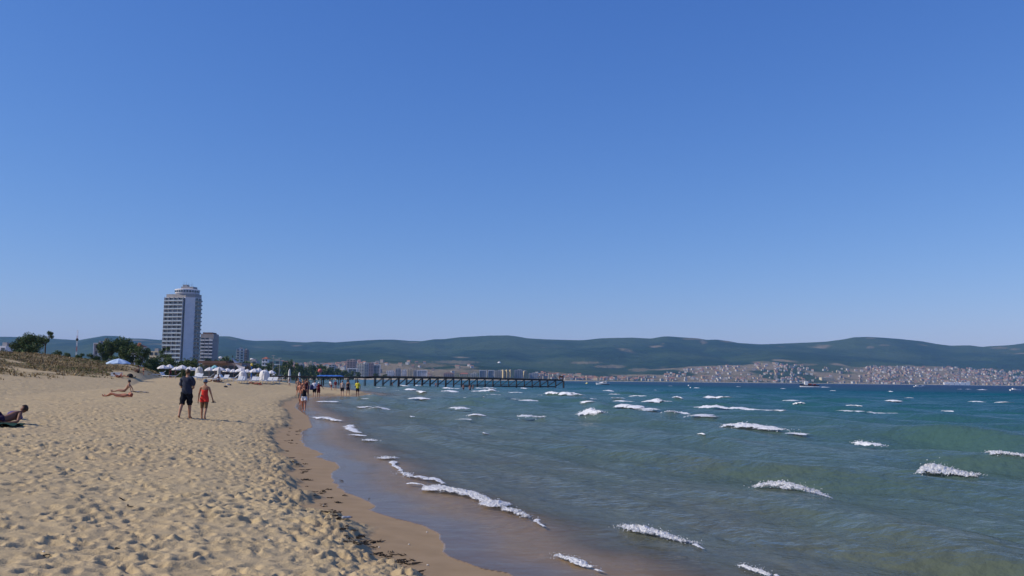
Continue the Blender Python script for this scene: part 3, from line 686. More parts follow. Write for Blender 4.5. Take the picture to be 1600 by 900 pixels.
mb = MB(); mb.prism([(-6, 6), (3.5, 6), (4.5, 13), (-6, 13)], ZT + 7.0, ZT + 9.0); mb.prism([(-5, 7), (-1.5, 7), (-1.5, 12), (-5, 12)], ZT + 9.0, ZT + 10.4); mb.build('plant_room', M_conc, tw)
mb = MB()
for x in (-4.5, -2.6, -.8, 1.8): mb.tube((x, 8, ZT + 9.4), (x, 8, ZT + 12.4 + .8 * (x < -2)), .09, .05, 5)
mb.tube((-5.6, 7.4, ZT + 10.6), (3.2, 7.4, ZT + 10.4), .07, .07, 4); mb.build('roof_antenna', M_dark, tw)
# ---- the brown neighbour
D = 735.0; p = P(312, 560, D); nb = thing('hotel_block', (p.x, D, 3.0), 'brown hotel block with white balcony rows right behind the white tower', 'hotel')
W, Hn, NFL = 14.2, 33.5, 11; fh = (Hn - 3) / NFL
mb = MB(); mb.prism([(0, 0), (10.6, 0), (W - 1.5, 4), (W - 4.5, 16), (0, 16)], 0, Hn); mb.build('wall', mat('grey brown cladding', (.36, .32, .31), .8, .1, .4), nb)
for fl in range(NFL):
    for b in range(3):
        mb = MB(); mb.box((1.9 + b * 3.4, -.55, fl * fh + .65), (2.9, 1.1, .95)); mb.build('balcony', M_white, nb)
        mb = MB(); mb.box((1.9 + b * 3.4, -.03, fl * fh + 1.85), (2.7, .14, 1.35)); mb.build('window', M_glass if rnd.random() < .7 else M_gl2, nb)
mb = MB(); mb.prism([(1, 2), (9, 2), (9, 12), (1, 12)], Hn, Hn + 1.4); mb.build('roof_house', M_roof2, nb)

def block(name, px0, px1, ytop, D, m, label, cat='hotel', floors=None, bays=None, roof=None, parts=True, depth=None, frame=False, m2=None, face=0.0, group=None):
    """a building standing on the land at distance D between two bearings, its top at row ytop"""
    c = at((px0 + px1) / 2, D); W = (px1 - px0) / F * D; zt = CAMZ + (yh((px0 + px1) / 2) - ytop) / F * D; z0 = c.z - .5; h = max(3.0, zt - z0)
    o = thing(name, (c.x, c.y, z0), label, cat, group, face); dp = depth or max(9, W * .6)
    mb = MB(); mb.box((0, dp / 2, h / 2), (W, dp, h)); mb.build('wall', m, o)
    fl = floors or max(1, int(h / 3.2)); fh = h / fl; nb_ = bays or max(2, int(W / 5)); bw = W / nb_
    if parts:
        for f in range(fl):
            for b in range(nb_):
                mb = MB(); mb.box((-W / 2 + bw * (b + .5), -.02, f * fh + fh * .55), (bw * .62, .24, fh * .5)); mb.build('window', M_glass, o)
            mb = MB(); mb.box((0, -.5, f * fh + .2), (W * .96, 1.0, .7)); mb.build('balcony', m2 or m, o)
    if roof is not None:
        mb = MB(); e = .6; r_ = dp * .22
        mb.add([(-W / 2 - e, -e, h), (W / 2 + e, -e, h), (W / 2 + e, dp + e, h), (-W / 2 - e, dp + e, h), (-W / 2 + dp * .3, dp / 2, h + r_), (W / 2 - dp * .3, dp / 2, h + r_)],
               [(0, 1, 5, 4), (1, 2, 5), (2, 3, 4, 5), (3, 0, 4), (3, 2, 1, 0)]); mb.build('roof', roof, o)
    else:
        mb = MB(); mb.box((W * .1, dp * .5, h + .9), (W * .4, dp * .4, 1.8)); mb.build('roof_house', M_conc, o)
    if frame:
        ft = min(1.2, W * .13); mb = MB(); mb.box((-W / 2 - ft / 3, -1.3, h / 2), (ft, 2.4, h)); mb.box((W / 2 + ft / 3, -1.3, h / 2), (ft, 2.4, h)); mb.box((0, -1.3, h + ft * .6), (W + ft * 2, 2.4, ft * 1.25)); mb.build('frame', M_white, o)
    return o
block('hotel_block', 371.5, 383, 545.5, 1150, M_white, 'white stepped hotel block with balconies right of the brown block', m2=M_cream, face=.25)
block('hotel_wing', 382, 388.5, 547, 1180, M_brown, 'brown side wing attached right of the white stepped hotel', m2=M_brown)
block('hotel_block', 412, 421, 561, 900, M_white, 'white house with red roof left of the teal glass hotel', roof=M_red, cat='house')
block('glass_hotel', 423, 441, 564, 860, M_teal, 'teal glass hotel with a white corner tower above the beach', m2=M_white)
block('low_hotel', 388, 404, 564, 800, M_grey, 'low blue grey hotel with pale roofline right of the tent roof', m2=M_white)
block('hotel_block', 466, 476, 569, 1250, M_grey, 'grey hotel half hidden by park trees left of the pier start')
block('hotel_block', 483, 490, 566, 1500, M_cream, 'cream hotel rising between the park trees')
block('hotel_block', 516, 526, 570, 1600, M_grey, 'long grey hotel roof just above the park trees')
block('hotel_block', 544, 558, 562.5, 1800, M_pink, 'grey brown square hotel, tallest above the blue parasols', floors=8)
block('hotel_block', 560, 571, 569, 2000, M_cream, 'cream hotel right of the tall grey brown hotel', m2=M_white)
block('hotel_block', 572, 577.5, 568, 2050, M_grey, 'narrow grey hotel between the cream and pink hotels')
block('hotel_block', 578, 585.5, 567, 2080, M_pink, 'pink hotel left of the white framed hotel')
block('hotel_block', 586.5, 596, 571, 2100, M_grey, 'grey hotel with a heavy white frame round its front', frame=True)
block('low_hotel', 547, 560, 577, 1500, M_grey, 'low hotel with a white frame behind the blue parasols', frame=True)
for a, b, tpx, m, lb in ((606,618,579.5,M_white,'long low white hotel above the middle of the pier'),(620,628,576,M_grey,'grey hotel left in the pale group above the pier'),(630,637,578,M_white,'white hotel with balcony grid above the pier'),
                         (639,646,577,M_cream,'cream hotel in the pale group above the pier'),(648,653,579,M_grey,'small grey hotel right in the pale group above the pier')):
    block('hotel_block', a, b, tpx, 2350, m, lb)
block('hotel_block', 654.5, 669, 579.5, 2500, M_white, 'long white hotel left of the brown roofed hotel', frame=True)
block('hotel_block', 695, 711, 584, 2600, M_pink, 'brown roofed low hotel above the pier', roof=M_roof2)
block('hotel_block', 720, 734, 584.5, 2650, M_cream, 'low cream hotel with red roof above the pier', roof=M_red)
block('hotel_block', 736, 748, 582.5, 2700, M_cream, 'stepped cream hotel left of the white framed pair', m2=M_white)
block('hotel_block', 751, 761.5, 579.5, 2750, M_grey, 'left one of the two white framed hotels by the water', frame=True)
block('hotel_block', 765, 773.5, 579.5, 2760, M_grey, 'right one of the two white framed hotels by the water', frame=True)
block('hotel_block', 775, 786, 579, 2780, M_grey, 'grey hotel right of the white framed pair', m2=M_cream)
for a, b, m, lb, fc in ((787.5,791,M_yell,'narrow yellow tower leftmost of the yellow hotel row',.5),(793,797,M_yell,'narrow yellow tower second in the yellow hotel row',.5),(798.5,803,M_yell,'yellow tower third in the yellow hotel row',.5)):
    block('hotel_block', a, b, 578.5, 2800, m, lb, face=fc, depth=16)
block('hotel_block', 804.5, 819, 578.2, 2820, M_grey, 'wide hotel front coloured grey for its shade, with yellow top in the yellow hotel row', m2=M_grey)  # front is grey instead of yellow to stand for its shade
block('hotel_block', 820.5, 826.5, 580, 2840, M_yell, 'yellow tower right of the wide grey hotel front', face=.5, depth=16)
block('hotel_block', 828, 842, 583, 2860, M_grey, 'low grey white hotel at the right end of the hotel row', m2=M_white)
block('hotel_block', 845, 853, 585, 2950, M_pink, 'small pink hotel behind the end of the pier')
block('hotel_block', 858.5, 864, 584, 3050, M_cream, 'beige twin gabled hotel left of the pier end', roof=M_red)
block('hotel_block', 865.5, 871, 584.5, 3060, M_cream, 'beige hotel right beside the twin gabled one', roof=M_red)
block('apartment_block', 1283, 1302, 590, 4080, M_cream, 'wide beige apartment block alone by the far waterline', cat='apartments')
block('apartment_block', 1307, 1310.5, 579, 4450, M_cream, 'small square block on the slope above the wide beige block', cat='apartments')
block('apartment_block', 1208, 1217, 567, 4700, M_white, 'white block highest on the hillside town', cat='apartments')
block('apartment_block', 1191, 1198, 571.5, 4650, M_cream, 'long cream block high on the hillside town', cat='apartments')
block('apartment_block', 1380, 1389, 595, 4180, M_pink, 'low pink block by the water at the right hand town', cat='apartments')
block('apartment_block', 1391, 1396, 595, 4180, M_cream, 'low cream block by the water at the right hand town', cat='apartments')
block('apartment_block', 1583, 1597, 589, 4700, M_white, 'bright white block near the right frame edge', cat='apartments')
for i, a in enumerate((1474, 1482, 1490, 1499, 1507)):
    block('shed', a, a + 7, 597.5, 4230, M_white, 'long white shed roof in the row along the right hand shore', cat='shed', parts=False, group='white sheds along the far shore')
# ---- left: white framed hotel, red roofed hotel, low buildings, mast
D = 520.0
block('framed_hotel', 151.5, 158, 537.5, D, M_grey, 'hotel with a white frame and beige side tower behind the dune', frame=True, face=.1)
block('stair_tower', 160, 165.5, 533.5, D + 12, M_cream, 'beige stair tower beside the white framed hotel', cat='tower')
block('red_roof_hotel', 208, 220, 542, 430, M_white, 'white hotel with dark red roof over the tree clump', roof=M_red)
block('low_building', -6, 12, 541, 420, M_white, 'low white building at the left edge behind the dune', cat='building')
block('low_building', 28, 38, 543.5, 400, M_cream, 'low cream building behind the dune trees', cat='building')
block('low_building', 236, 250, 549, 560, M_cream, 'long low building left of the tower foot', cat='building')
p = P(119, 556, 600); mz = 3.0
ms = thing('radio_mast', (p.x, 600, mz), 'thin red and white lattice mast above the left hills', 'mast')
zt = CAMZ + (yh(119) - 516) / F * 600 - mz
for i in range(8):
    mb = MB(); z0, z1 = zt * i / 8, zt * (i + 1) / 8
    for a in range(3):
        q = Vector((.45 * math.cos(a * 2.094), .45 * math.sin(a * 2.094), 0)); q2 = Vector((.45 * math.cos((a + 1) * 2.094), .45 * math.sin((a + 1) * 2.094), 0))
        mb.tube(q + Vector((0, 0, z0)), q + Vector((0, 0, z1)), .06, .06, 4); mb.tube(q + Vector((0, 0, z0)), q2 + Vector((0, 0, z1)), .035, .035, 4)
    mb.build('lattice_section', M_white if i % 2 else mat('mast red', (.45, .09, .07), .6), ms)
mb = MB(); mb.ell((0, 0, zt * .78), (.9, .9, .9), 10, 6); mb.build('antenna_drum', M_dark, ms)
# ---- the beach restaurant with the tent roof
D = 215.0; p = P(358, 585, D); gz = h1(p.x, D)
rt = thing('beach_restaurant', (p.x, D, gz), 'dark low beach restaurant with a pale sweeping tent roof', 'restaurant')
def off(px, py): return Vector(((px - 358) / F * D, 0, CAMZ + (yh(px) - py) / F * D - gz))
w0, w1 = off(314, 572).x, off(376, 572).x; zt_ = off(350, 567).z
mb = MB(); mb.box(((w0 + w1) / 2, 4, zt_ / 2), (w1 - w0, 7, zt_)); mb.build('wall', M_brown, rt)
mb = MB(); mb.box((w0 * .55, 3, zt_ + .2), ((-w0) * 1.0, 9, .35)); mb.box((w0 * .55, -1.4, zt_ + .05), ((-w0), .3, .5)); mb.build('roof', M_roof2, rt)
for i in range(7):
    mb = MB(); mb.box((w0 + 1 + i * 1.5, .46, zt_ * .45), (1.2, .12, zt_ * .7)); mb.build('window', M_glass, rt)
pk = off(357, 558.5); lo = off(385.5, 571.5); mb = MB(); rows = []
for i in range(11):
    u = i / 10; x = pk.x + (lo.x - pk.x) * u; zz = pk.z + (lo.z - pk.z) * (1 - (1 - u) ** 1.7)
    rows.append((x, zz, .5 + 4.2 * (1 - (1 - u) ** 1.3)))
vs = []; fs = []
for x, zz, hw in rows:
    for v in range(9):
        b = v / 4 - 1; vs.append((x - .8 * (1 - b * b) * (hw / 5), 2.5 + hw * b, zz - 1.5 * hw / 5 * b * b))
for i in range(10):
    for v in range(8): fs.append((i * 9 + v, i * 9 + v + 1, (i + 1) * 9 + v + 1, (i + 1) * 9 + v))
mb.add(vs, fs); mb.build('tent_roof', mat('tent canvas', (.50, .47, .46), .8, .06, 1), rt, True)
mb = MB(); mb.tube((pk.x, 2.5, 0), (pk.x, 2.5, pk.z + .5), .15, .1, 8); mb.tube((lo.x, 6.5, 0), (lo.x, 6.5, lo.z), .08, .08, 6); mb.tube((lo.x, -1.6, 0), (lo.x, -1.6, lo.z - 1.4), .08, .08, 6); mb.build('mast', M_dark, rt)

# ================================================================== TOWN HOUSES across the bay
M_hw = [mat('house white', (.62, .60, .58), .8, .06, .1), mat('house cream', (.56, .45, .31), .8, .06, .1), mat('house grey', (.36, .31, .28), .8, .06, .1), mat('house brick', (.35, .25, .19), .8, .06, .1)]
M_hr = [mat('far red roof', (.36, .17, .11), .9, .2, .1), mat('far brown roof', (.20, .12, .09), .9, .2, .1), mat('far pale roof', (.42, .38, .36), .9, .2, .1)]
def house_mesh(w, d, h, rf, mw, mr):
    mb = MB(); mb.box((0, 0, h / 2 - 1), (w, d, h + 2))
    e = .4
    if rf > 0: mb.add([(-w / 2 - e, -d / 2 - e, h), (w / 2 + e, -d / 2 - e, h), (w / 2 + e, d / 2 + e, h), (-w / 2 - e, d / 2 + e, h), (-w / 2 - e, 0, h + rf), (w / 2 + e, 0, h + rf)], [(0, 1, 5, 4), (2, 3, 4, 5), (1, 2, 5), (3, 0, 4), (3, 2, 1, 0)], 1)
    else: mb.box((0, 0, h + .3), (w + .5, d + .5, .6), 0, 1)
    for f in range(int(h / 3)):
        for b in range(3): mb.box((-w / 2 + w * (b + .5) / 3, -d / 2 - .02, f * 3 + 1.8), (w * .17, .2, 1.3), 0, 2)
        for b in range(2): mb.box((-w / 2 - .02, -d / 2 + d * (b + .5) / 2, f * 3 + 1.8), (.2, d * .2, 1.3), 0, 2)
    return mb.mesh('house', [mw, mr, M_glass])
HV = []
for i, (w_, d_, h_, rf, a, b, lb) in enumerate(((10, 9, 6, 2.4, 0, 0, 'small white far house with red pitched roof'), (12, 10, 9, 2.6, 0, 0, 'tall white far house with red pitched roof'), (9, 9, 6, 2.4, 1, 1, 'small cream far house with brown roof'),
        (14, 10, 9, 2.6, 1, 0, 'larger cream far house with red roof'), (12, 11, 9, 0, 0, 2, 'white far house with flat pale roof'), (15, 10, 12, 0, 2, 2, 'grey flat roofed far block'), (10, 10, 9, 2.6, 3, 0, 'brick far house with red roof'), (11, 9, 6, 2.4, 2, 1, 'grey far house with brown roof'))):
    HV.append((house_mesh(w_, d_, h_, rf, M_hw[a], M_hr[b]), lb))
hp = []
def scatter(n, p0, p1, t0, t1, zone, wts, dens=None):
    k = 0; tries = 0
    while k < n and tries < n * 30:
        tries += 1
        px = rnd.uniform(p0, p1); u = rnd.uniform(t0, t1)
        if dens and rnd.random() > dens(px, u): continue
        a = float(np.interp(px, TX, [r[1] for r in TOWN])); b = float(np.interp(px, TX, [r[2] for r in TOWN]))
        y = a - 350 + (b - a + 350) * u
        x = y * (px - 800) / F
        if float(sdist([x], [y])[0]) < 28: continue
        hp.append((px, y, rnd.choices(range(8), wts)[0], zone)); k += 1
red = (4, 4, 3, 3, 1, 1, 4, 2); whi = (3, 4, 2, 3, 6, 2, 1, 1); mixd = (3, 4, 3, 4, 5, 4, 4, 3)
scatter(110, 838, 1000, .12, .62, 'by the pier end', red)
scatter(26, 985, 1060, .15, .5, 'in the sparse waterside row', whi)
scatter(260, 1040, 1262, .22, .95, 'in the hillside town', whi, lambda p, u: .25 + .75 * (vnoise(np.array(p * .05), np.array(u * 4.)) > -.15))
scatter(60, 1250, 1372, .15, .9, 'on the thinly built slope', mixd)
scatter(620, 1352, 1625, .05, .98, 'in the dense right town', mixd, lambda p, u: .55 + .45 * (vnoise(np.array(p * .07), np.array(u * 5.)) > -.2))
scatter(130, 430, 575, .45, 1.0, 'on the dry hillside', red)
scatter(30, 575, 740, .3, .9, 'above the pier', mixd)
scatter(34, 385, 470, .3, .8, 'behind the tent roof', red)
hp.sort(key=lambda q: q[1])
rest = MB()
HX = np.array([q[1] * (q[0] - 800) / F for q in hp]); HY = np.array([q[1] for q in hp]); HZ = land(np.array([q[0] for q in hp]), HY, sdist(HX, HY))
pick = set(sorted(range(len(hp)), key=lambda i: hp[i][1] / (1.5 if hp[i][2] in (1, 3, 5) else 1))[:290])
for i, (px, y, v, zone) in enumerate(hp):
    me, lb = HV[v]; rz = rnd.uniform(-.5, .5); s = rnd.uniform(.65, 1.05)
    if i in pick:
        o = link('town_house', me, None, (HX[i], HY[i], HZ[i]), rz, s); tag(o, lb + ' ' + zone, 'house', lb + 's ' + zone)
    else:
        ca, sa = math.cos(rz) * s, math.sin(rz) * s; a = (0, 0, 1, 1, 0, 2, 3, 2)[v]; b = (0, 0, 1, 0, 2, 2, 0, 1)[v]
        for pl in me.polygons:
            vs = [me.vertices[j].co for j in pl.vertices]
            rest.add([(HX[i] + q.x * ca - q.y * sa, HY[i] + q.x * sa + q.y * ca, HZ[i] + q.z * s) for q in vs], [tuple(range(len(vs)))], (a, 4 + b, 7)[pl.material_index])
o = rest.build('distant_houses', M_hw + M_hr + [M_glass]); tag(o, 'mass of small houses filling the farthest streets of the towns', 'houses', kind='stuff')
# ================================================================== PIER
M_pier = mat('dark pier steel', (0.045, 0.04, 0.04), .7, .3, 1.5, .3)
M_plank = mat('weathered plank', (0.11, 0.09, 0.075), .85, .3, 2.0, .2)
YP = 250.0
pr = thing('pier', P(660, 595, YP).xyz.to_2d().to_3d(), 'long dark steel pier on posts running from the beach into the sea', 'pier')
ox = pr.location.x
def pxx(px): return (px - 800) / F * YP - ox
ZD = 2.75
def dz(px): return ZD - 0.30 * sst(700, 880, np.array(float(px))) if px > 585 else 2.45
xe = pxx(881)
for side, yy in ((0, -1.2), (1, 1.2)):
    mb = MB(); mb.box(((pxx(583) + pxx(424)) / 2, yy, 2.27), (pxx(583) - pxx(424), .22, .42)); mb.build('beam', M_pier, pr)
    mb = MB(); n = 12; rings = []
    for i in range(n + 1):
        px = 587 + (881 - 587) * i / n; z = float(dz(px)); rings.append([(pxx(px), yy - .11, z - .5), (pxx(px), yy + .11, z - .5), (pxx(px), yy + .11, z - .08), (pxx(px), yy - .11, z - .08)])
    mb.loft(rings); mb.build('beam', M_pier, pr)
    mb = MB(); mb.add([(pxx(575), yy - .11, 2.0), (pxx(575), yy + .11, 2.0), (pxx(575), yy + .11, 2.42), (pxx(575), yy - .11, 2.42), (pxx(588), yy - .11, ZD - .5), (pxx(588), yy + .11, ZD - .5), (pxx(588), yy + .11, ZD - .06), (pxx(588), yy - .11, ZD - .06)],
            [(3, 2, 1, 0), (4, 5, 6, 7), (0, 1, 5, 4), (1, 2, 6, 5), (2, 3, 7, 6), (3, 0, 4, 7)]); mb.build('ramp_beam', M_pier, pr)
    posts = list(np.arange(428, 578, 13.2)) + list(np.arange(589, 882, 12.2))
    for i, px in enumerate(posts):
        mb = MB(); x = pxx(px); gz = h1(x + ox, YP + yy); thick = .13 if i % 3 else .18
        mb.tube((x, yy, gz - .6), (x, yy, float(dz(px)) - .45), thick, thick * .9, 8); mb.build('post', M_pier, pr)
        if px > 588 and px < 874:
            x2 = pxx(px + 12.2); mb = MB(); mb.tube((x + .1, yy + .02, .55), (x2 - .1, yy + .02, float(dz(px)) - .5), .09, .09, 6); mb.build('brace', M_pier, pr)
    mb = MB(); mb.box(((pxx(725) + pxx(870)) / 2, yy + .3, .33), (pxx(870) - pxx(725), .16, .3)); mb.build('lower_beam', M_pier, pr)
    mb = MB()
    mb.box(((pxx(640) + pxx(846)) / 2, yy - .28, .75), (pxx(846) - pxx(640), .1, .12)); mb.build('lower_rail', M_pier, pr)
k = 0
for i, px in enumerate(np.arange(424, 881, 3.3)):                   # deck planks, one by one
    z = float(dz(px)); x = pxx(px)
    if 575 < px < 588: z = 2.45 + (ZD - 2.45) * (px - 575) / 13
    mb = MB(); mb.box((x, 0, z + .0), (.53, 2.9, .09)); mb.build('plank', M_plank, pr)
mb = MB()
for x in (xe - 1.0, xe - .1): mb.tube((x, -1.3, float(dz(880))), (x, -1.3, float(dz(880)) + 1.0), .07, .07, 6); mb.tube((x, 1.3, float(dz(880))), (x, 1.3, float(dz(880)) + 1.0), .07, .07, 6)
mb.box((xe - .55, -1.3, float(dz(880)) + .7), (1.0, .06, .5)); mb.box((xe, 0, float(dz(880)) + .7), (.06, 2.6, .5))
mb.build('end_rail', mat('rusty steel', (.12, .05, .035), .9, .3, 3), pr)

# ================================================================== BOATS, BUOY, PARASAIL
def hull_mesh(L, B, Hh, bow=1.3, n=16, sheer=.25):
    rings = []
    for i in range(n + 1):
        u = i / n; b = B / 2 * min(1, (1 - u) ** .55 * 1.25) if u > .35 else B / 2 * (.86 + .14 * u / .35)
        b = max(b, .02); x = L * (u - .45); zt = Hh * (1 + sheer * u * u); xk = x - .12 * L * max(0, u - .75) * 1.0
        rings.append([(x, -b, zt), (x - (.4 if u > .8 else 0), -b * .82, zt * .35), (xk, -b * .3, -.35 * Hh + .35 * Hh * max(0, u - .8) * 3), (xk, b * .3, -.35 * Hh + .35 * Hh * max(0, u - .8) * 3), (x - (.4 if u > .8 else 0), b * .82, zt * .35), (x, b, zt)])
    return rings
def boat_at(px, py): return G(px, py, 0.0)
M_hullw = mat('white gelcoat', (.78, .78, .78), .25, .03, 1, .5)
M_navy = mat('navy paint', (.02, .025, .05), .3, .2, 1, .5)
p = G(943, 601.2); sp = thing('speedboat', p, 'white motor cruiser with dark windows and stripe moored beyond the pier end', 'boat', None, math.pi)
mb = MB(); mb.loft(hull_mesh(7.6, 2.6, .85)); mb.build('hull', M_hullw, sp)
mb = MB(); mb.loft([[(-2.9, s * 1.27 * 1, .25) if k == 0 else (-2.9, s * 1.27, .5) for s, k in ((-1, 0), (1, 0), (1, 1), (-1, 1))], [(1.2, s * 1.33, .22) if k == 0 else (1.2, s * 1.33, .45) for s, k in ((-1, 0), (1, 0), (1, 1), (-1, 1))]]); mb.build('stripe', M_navy, sp)
mb = MB(); mb.loft([[(-1.6, -1.05, .84), (-1.6, 1.05, .84), (-1.6, .95, 1.55), (-1.6, -.95, 1.55)], [(.9, -1.0, .84), (.9, 1.0, .84), (.3, .8, 1.6), (.3, -.8, 1.6)], [(2.8, -.5, .9), (2.8, .5, .9), (2.6, .4, 1.0), (2.6, -.4, 1.0)]]); mb.build('cabin', M_hullw, sp)
mb = MB(); mb.box((-.6, 0, 1.28), (1.9, 2.02, .32)); mb.box((.35, 0, 1.5), (.1, 1.5, .5)); mb.build('window', M_glass, sp)
mb = MB(); mb.tube((-1.2, -.9, 1.5), (-1.4, -.7, 2.3), .05, .05, 6); mb.tube((-1.2, .9, 1.5), (-1.4, .7, 2.3), .05, .05, 6); mb.tube((-1.4, -.7, 2.3), (-1.4, .7, 2.3), .05, .05, 6); mb.tube((-1.4, 0, 2.3), (-1.45, 0, 3.4), .03, .02, 5); mb.build('arch', M_hullw, sp)
p = G(1266, 604.9); shp = thing('fishing_ship', p, 'dark hulled ship with white wheelhouse and red deck gear heading left', 'ship', None, math.pi); shp.scale = (.46, .46, .46)
mb = MB(); mb.loft(hull_mesh(22, 5.2, 2.4, sheer=.45)); mb.build('hull', M_navy, shp)
mb = MB(); mb.loft([[(x * 1.003, y * 1.01, z * .30 + .35) for x, y, z in (r[0], r[5])] + [(x * 1.003, y * 1.01, .05) for x, y, z in (r[5], r[0])] for r in hull_mesh(22, 5.2, 2.4, sheer=.45)]); mb.build('boot_stripe', M_hullw, shp)
mb = MB(); mb.box((4.8, 0, 4.4), (3.4, 3.8, 4.2)); mb.box((5.4, 0, 7.2), (2.2, 3.0, 1.8)); mb.build('wheelhouse', M_hullw, shp)
mb = MB(); mb.box((5.6, 0, 7.4), (2.3, 3.1, .7)); mb.build('window', M_glass, shp)
M_ox = mat('red oxide', (.28, .06, .045), .7, .2, 1); MB().box((.6, 0, 3.2), (3.6, 3.6, 1.8)).build('deck_house', M_ox, shp); MB().box((-5, 0, 2.9), (3, 3, 1.1)).build('hatch', M_ox, shp)
mb = MB(); mb.tube((-3, 0, 2.2), (-3, 0, 8.2), .18, .1, 7); mb.tube((-3, 0, 7.6), (-8.5, 0, 4.2), .1, .08, 6); mb.tube((4.4, 0, 8), (4.4, 0, 10), .08, .05, 5); mb.build('mast', M_navy, shp)
wk = MB(); wk.loft([[(-9.6, -1.6, .02), (-9.6, 1.6, .02), (-9.6, .8, .5), (-9.6, -.8, .5)], [(-14, -2.2, .02), (-14, 2.2, .02), (-14, 1, .5), (-14, -1, .5)], [(-20, -1.5, .02), (-20, 1.5, .02), (-20, .6, .12), (-20, -.6, .12)]])
o = wk.build('wake', mat('wake foam', (.82, .84, .86), .9, .1, 2, .1), sea); o.matrix_world = Matrix.Translation(p) @ Matrix.Rotation(math.pi, 4, 'Z') @ Matrix.Scale(.5, 4)
for px, py, L, lb in ((1434, 604.8, 11, 'low white motorboat running across the far blue water'), (1586, 610.5, 13, 'white motorboat with spray at the right edge of the sea')):
    p = G(px, py); b = thing('motorboat', p, lb, 'boat', None, 0); s = (13 if L == 11 else 17) / F * p.y / 7.6; b.scale = (s,) * 3
    mb = MB(); mb.loft(hull_mesh(7.6, 2.6, .85)); mb.build('hull', M_hullw, b)
    mb = MB(); mb.loft([[(-1.8, -1, .84), (-1.8, 1, .84), (-1.8, .9, 1.7), (-1.8, -.9, 1.7)], [(.6, -1, .84), (.6, 1, .84), (0, .8, 1.7), (0, -.8, 1.7)]]); mb.build('cabin', M_hullw, b)
    mb = MB(); mb.box((-.8, 0, 1.4), (1.7, 2.0, .3)); mb.build('window', M_glass, b)
p = G(917, 599.8); by = thing('buoy', p, 'small pale yellow buoy floating left of the moored cruiser', 'buoy')
s = 2.6 / F * p.y * .75
mb = MB(); mb.ell((0, 0, s * .3), (s, s, s * .75), 14, 9); mb.build('float', mat('buoy yellow', (.75, .66, .25), .5, .1, 1), by, True)
mb = MB(); mb.tube((0, 0, s * .9), (0, 0, s * 1.7), s * .16, s * .1, 7); mb.build('top_mark', M_hullw, by)
for px, py, lb in ((1076, 603.0, 'small white buoy in the blue water right of the moored cruiser'), (1079, 606.4, 'white buoy just below another small buoy in open water')):
    p = G(px, py); b = thing('buoy', p, lb, 'buoy'); s = 1.2 / F * p.y
    mb = MB(); mb.ell((0, 0, s * .4), (s, s, s), 12, 8); mb.build('float', M_hullw, b, True); mb = MB(); mb.tube((0, 0, s * 1.2), (0, 0, s * 2.0), s * .2, s * .12, 6); mb.build('top_mark', M_navy, b)
# parasail over the bay
YS = 1500.0; p = P(780, 566.5, YS); ps = thing('parasail', p, 'small white parasail floating in front of the wooded hill', 'parasail')
vs = []; fs = []; R_ = 3.0
for i in range(9):
    for j in range(13):
        th = 1.2 * i / 8; ph = 2 * math.pi * j / 12; vs.append((R_ * math.sin(th) * math.cos(ph), R_ * math.sin(th) * math.sin(ph), R_ * (math.cos(th) - .5) + .12 * math.cos(ph * 6) * i / 8))
for i in range(8):
    for j in range(12): fs.append((i * 13 + j, i * 13 + j + 1, (i + 1) * 13 + j + 1, (i + 1) * 13 + j))
mb = MB(); mb.add(vs, fs); mb.build('canopy', mat('white nylon', (.8, .8, .82), .6, .04, 1), ps, True)
mb = MB(); hp_ = (5.5, 0, -6.0)
for j in range(12):
    ph = 2 * math.pi * j / 12; mb.tube((R_ * .93 * math.cos(ph), R_ * .93 * math.sin(ph), -.4), hp_, .03, .03, 3)
mb.build('line', M_dark, ps)
PARA_SEAT = p + Vector(hp_)

# ================================================================== PARASOLS, WINDBREAK BOOTHS, LOUNGERS
M_canv = mat('white canvas', (.67, .66, .67), .85, .05, 1.5, .1)
M_canvb = mat('blue white canvas', (.42, .55, .72), .85, .08, 1.5, .1)
M_teal2 = mat('teal canvas', (.22, .47, .50), .85, .08, 1.5, .1)
M_blue = mat('blue canvas', (.05, .16, .50), .85, .1, 1.5, .1)
M_pole = mat('wooden pole', (.30, .22, .14), .7, .2, 5)
M_plas = mat('white plastic', (.60, .62, .64), .5, .06, 2)
def parasol_meshes(r, h, drop, flap, m):
    n = 8; mb = MB(); rows = []
    for k, (rr, zz) in enumerate(((.03, h), (.35, h - drop * .22), (.7, h - drop * .58), (1.0, h - drop), (1.0, h - drop - flap))):
        ring = []
        for i in range(n * 2):
            a = math.pi * i / n; sc_ = 1 if i % 2 == 0 else .955; zz2 = zz - (.05 * r * rr if i % 2 else 0) + (.03 * flap * 4 if (k == 4 and i % 2) else 0)
            ring.append((r * rr * sc_ * math.cos(a), r * rr * sc_ * math.sin(a), zz2))
        rows.append(ring)
    mb.loft(rows, cap=False); can = mb.mesh('canopy', m)
    pb = MB(); pb.tube((0, 0, -.4), (0, 0, h + .12), .03, .025, 8); pole = pb.mesh('pole', M_pole)
    rb = MB()
    for i in range(8):
        a = math.pi * i / 4; rb.tube((0, 0, h - .1), (r * .98 * math.cos(a), r * .98 * math.sin(a), h - drop - .03), .014, .012, 4)
    rib = rb.mesh('rib_frame', M_pole)
    return can, pole, rib
PW = parasol_meshes(1.45, 2.5, .62, .16, M_canv); PTEAL = parasol_meshes(1.45, 2.5, .5, .16, M_teal2); PB = parasol_meshes(1.9, 2.3, .62, .1, M_canvb)
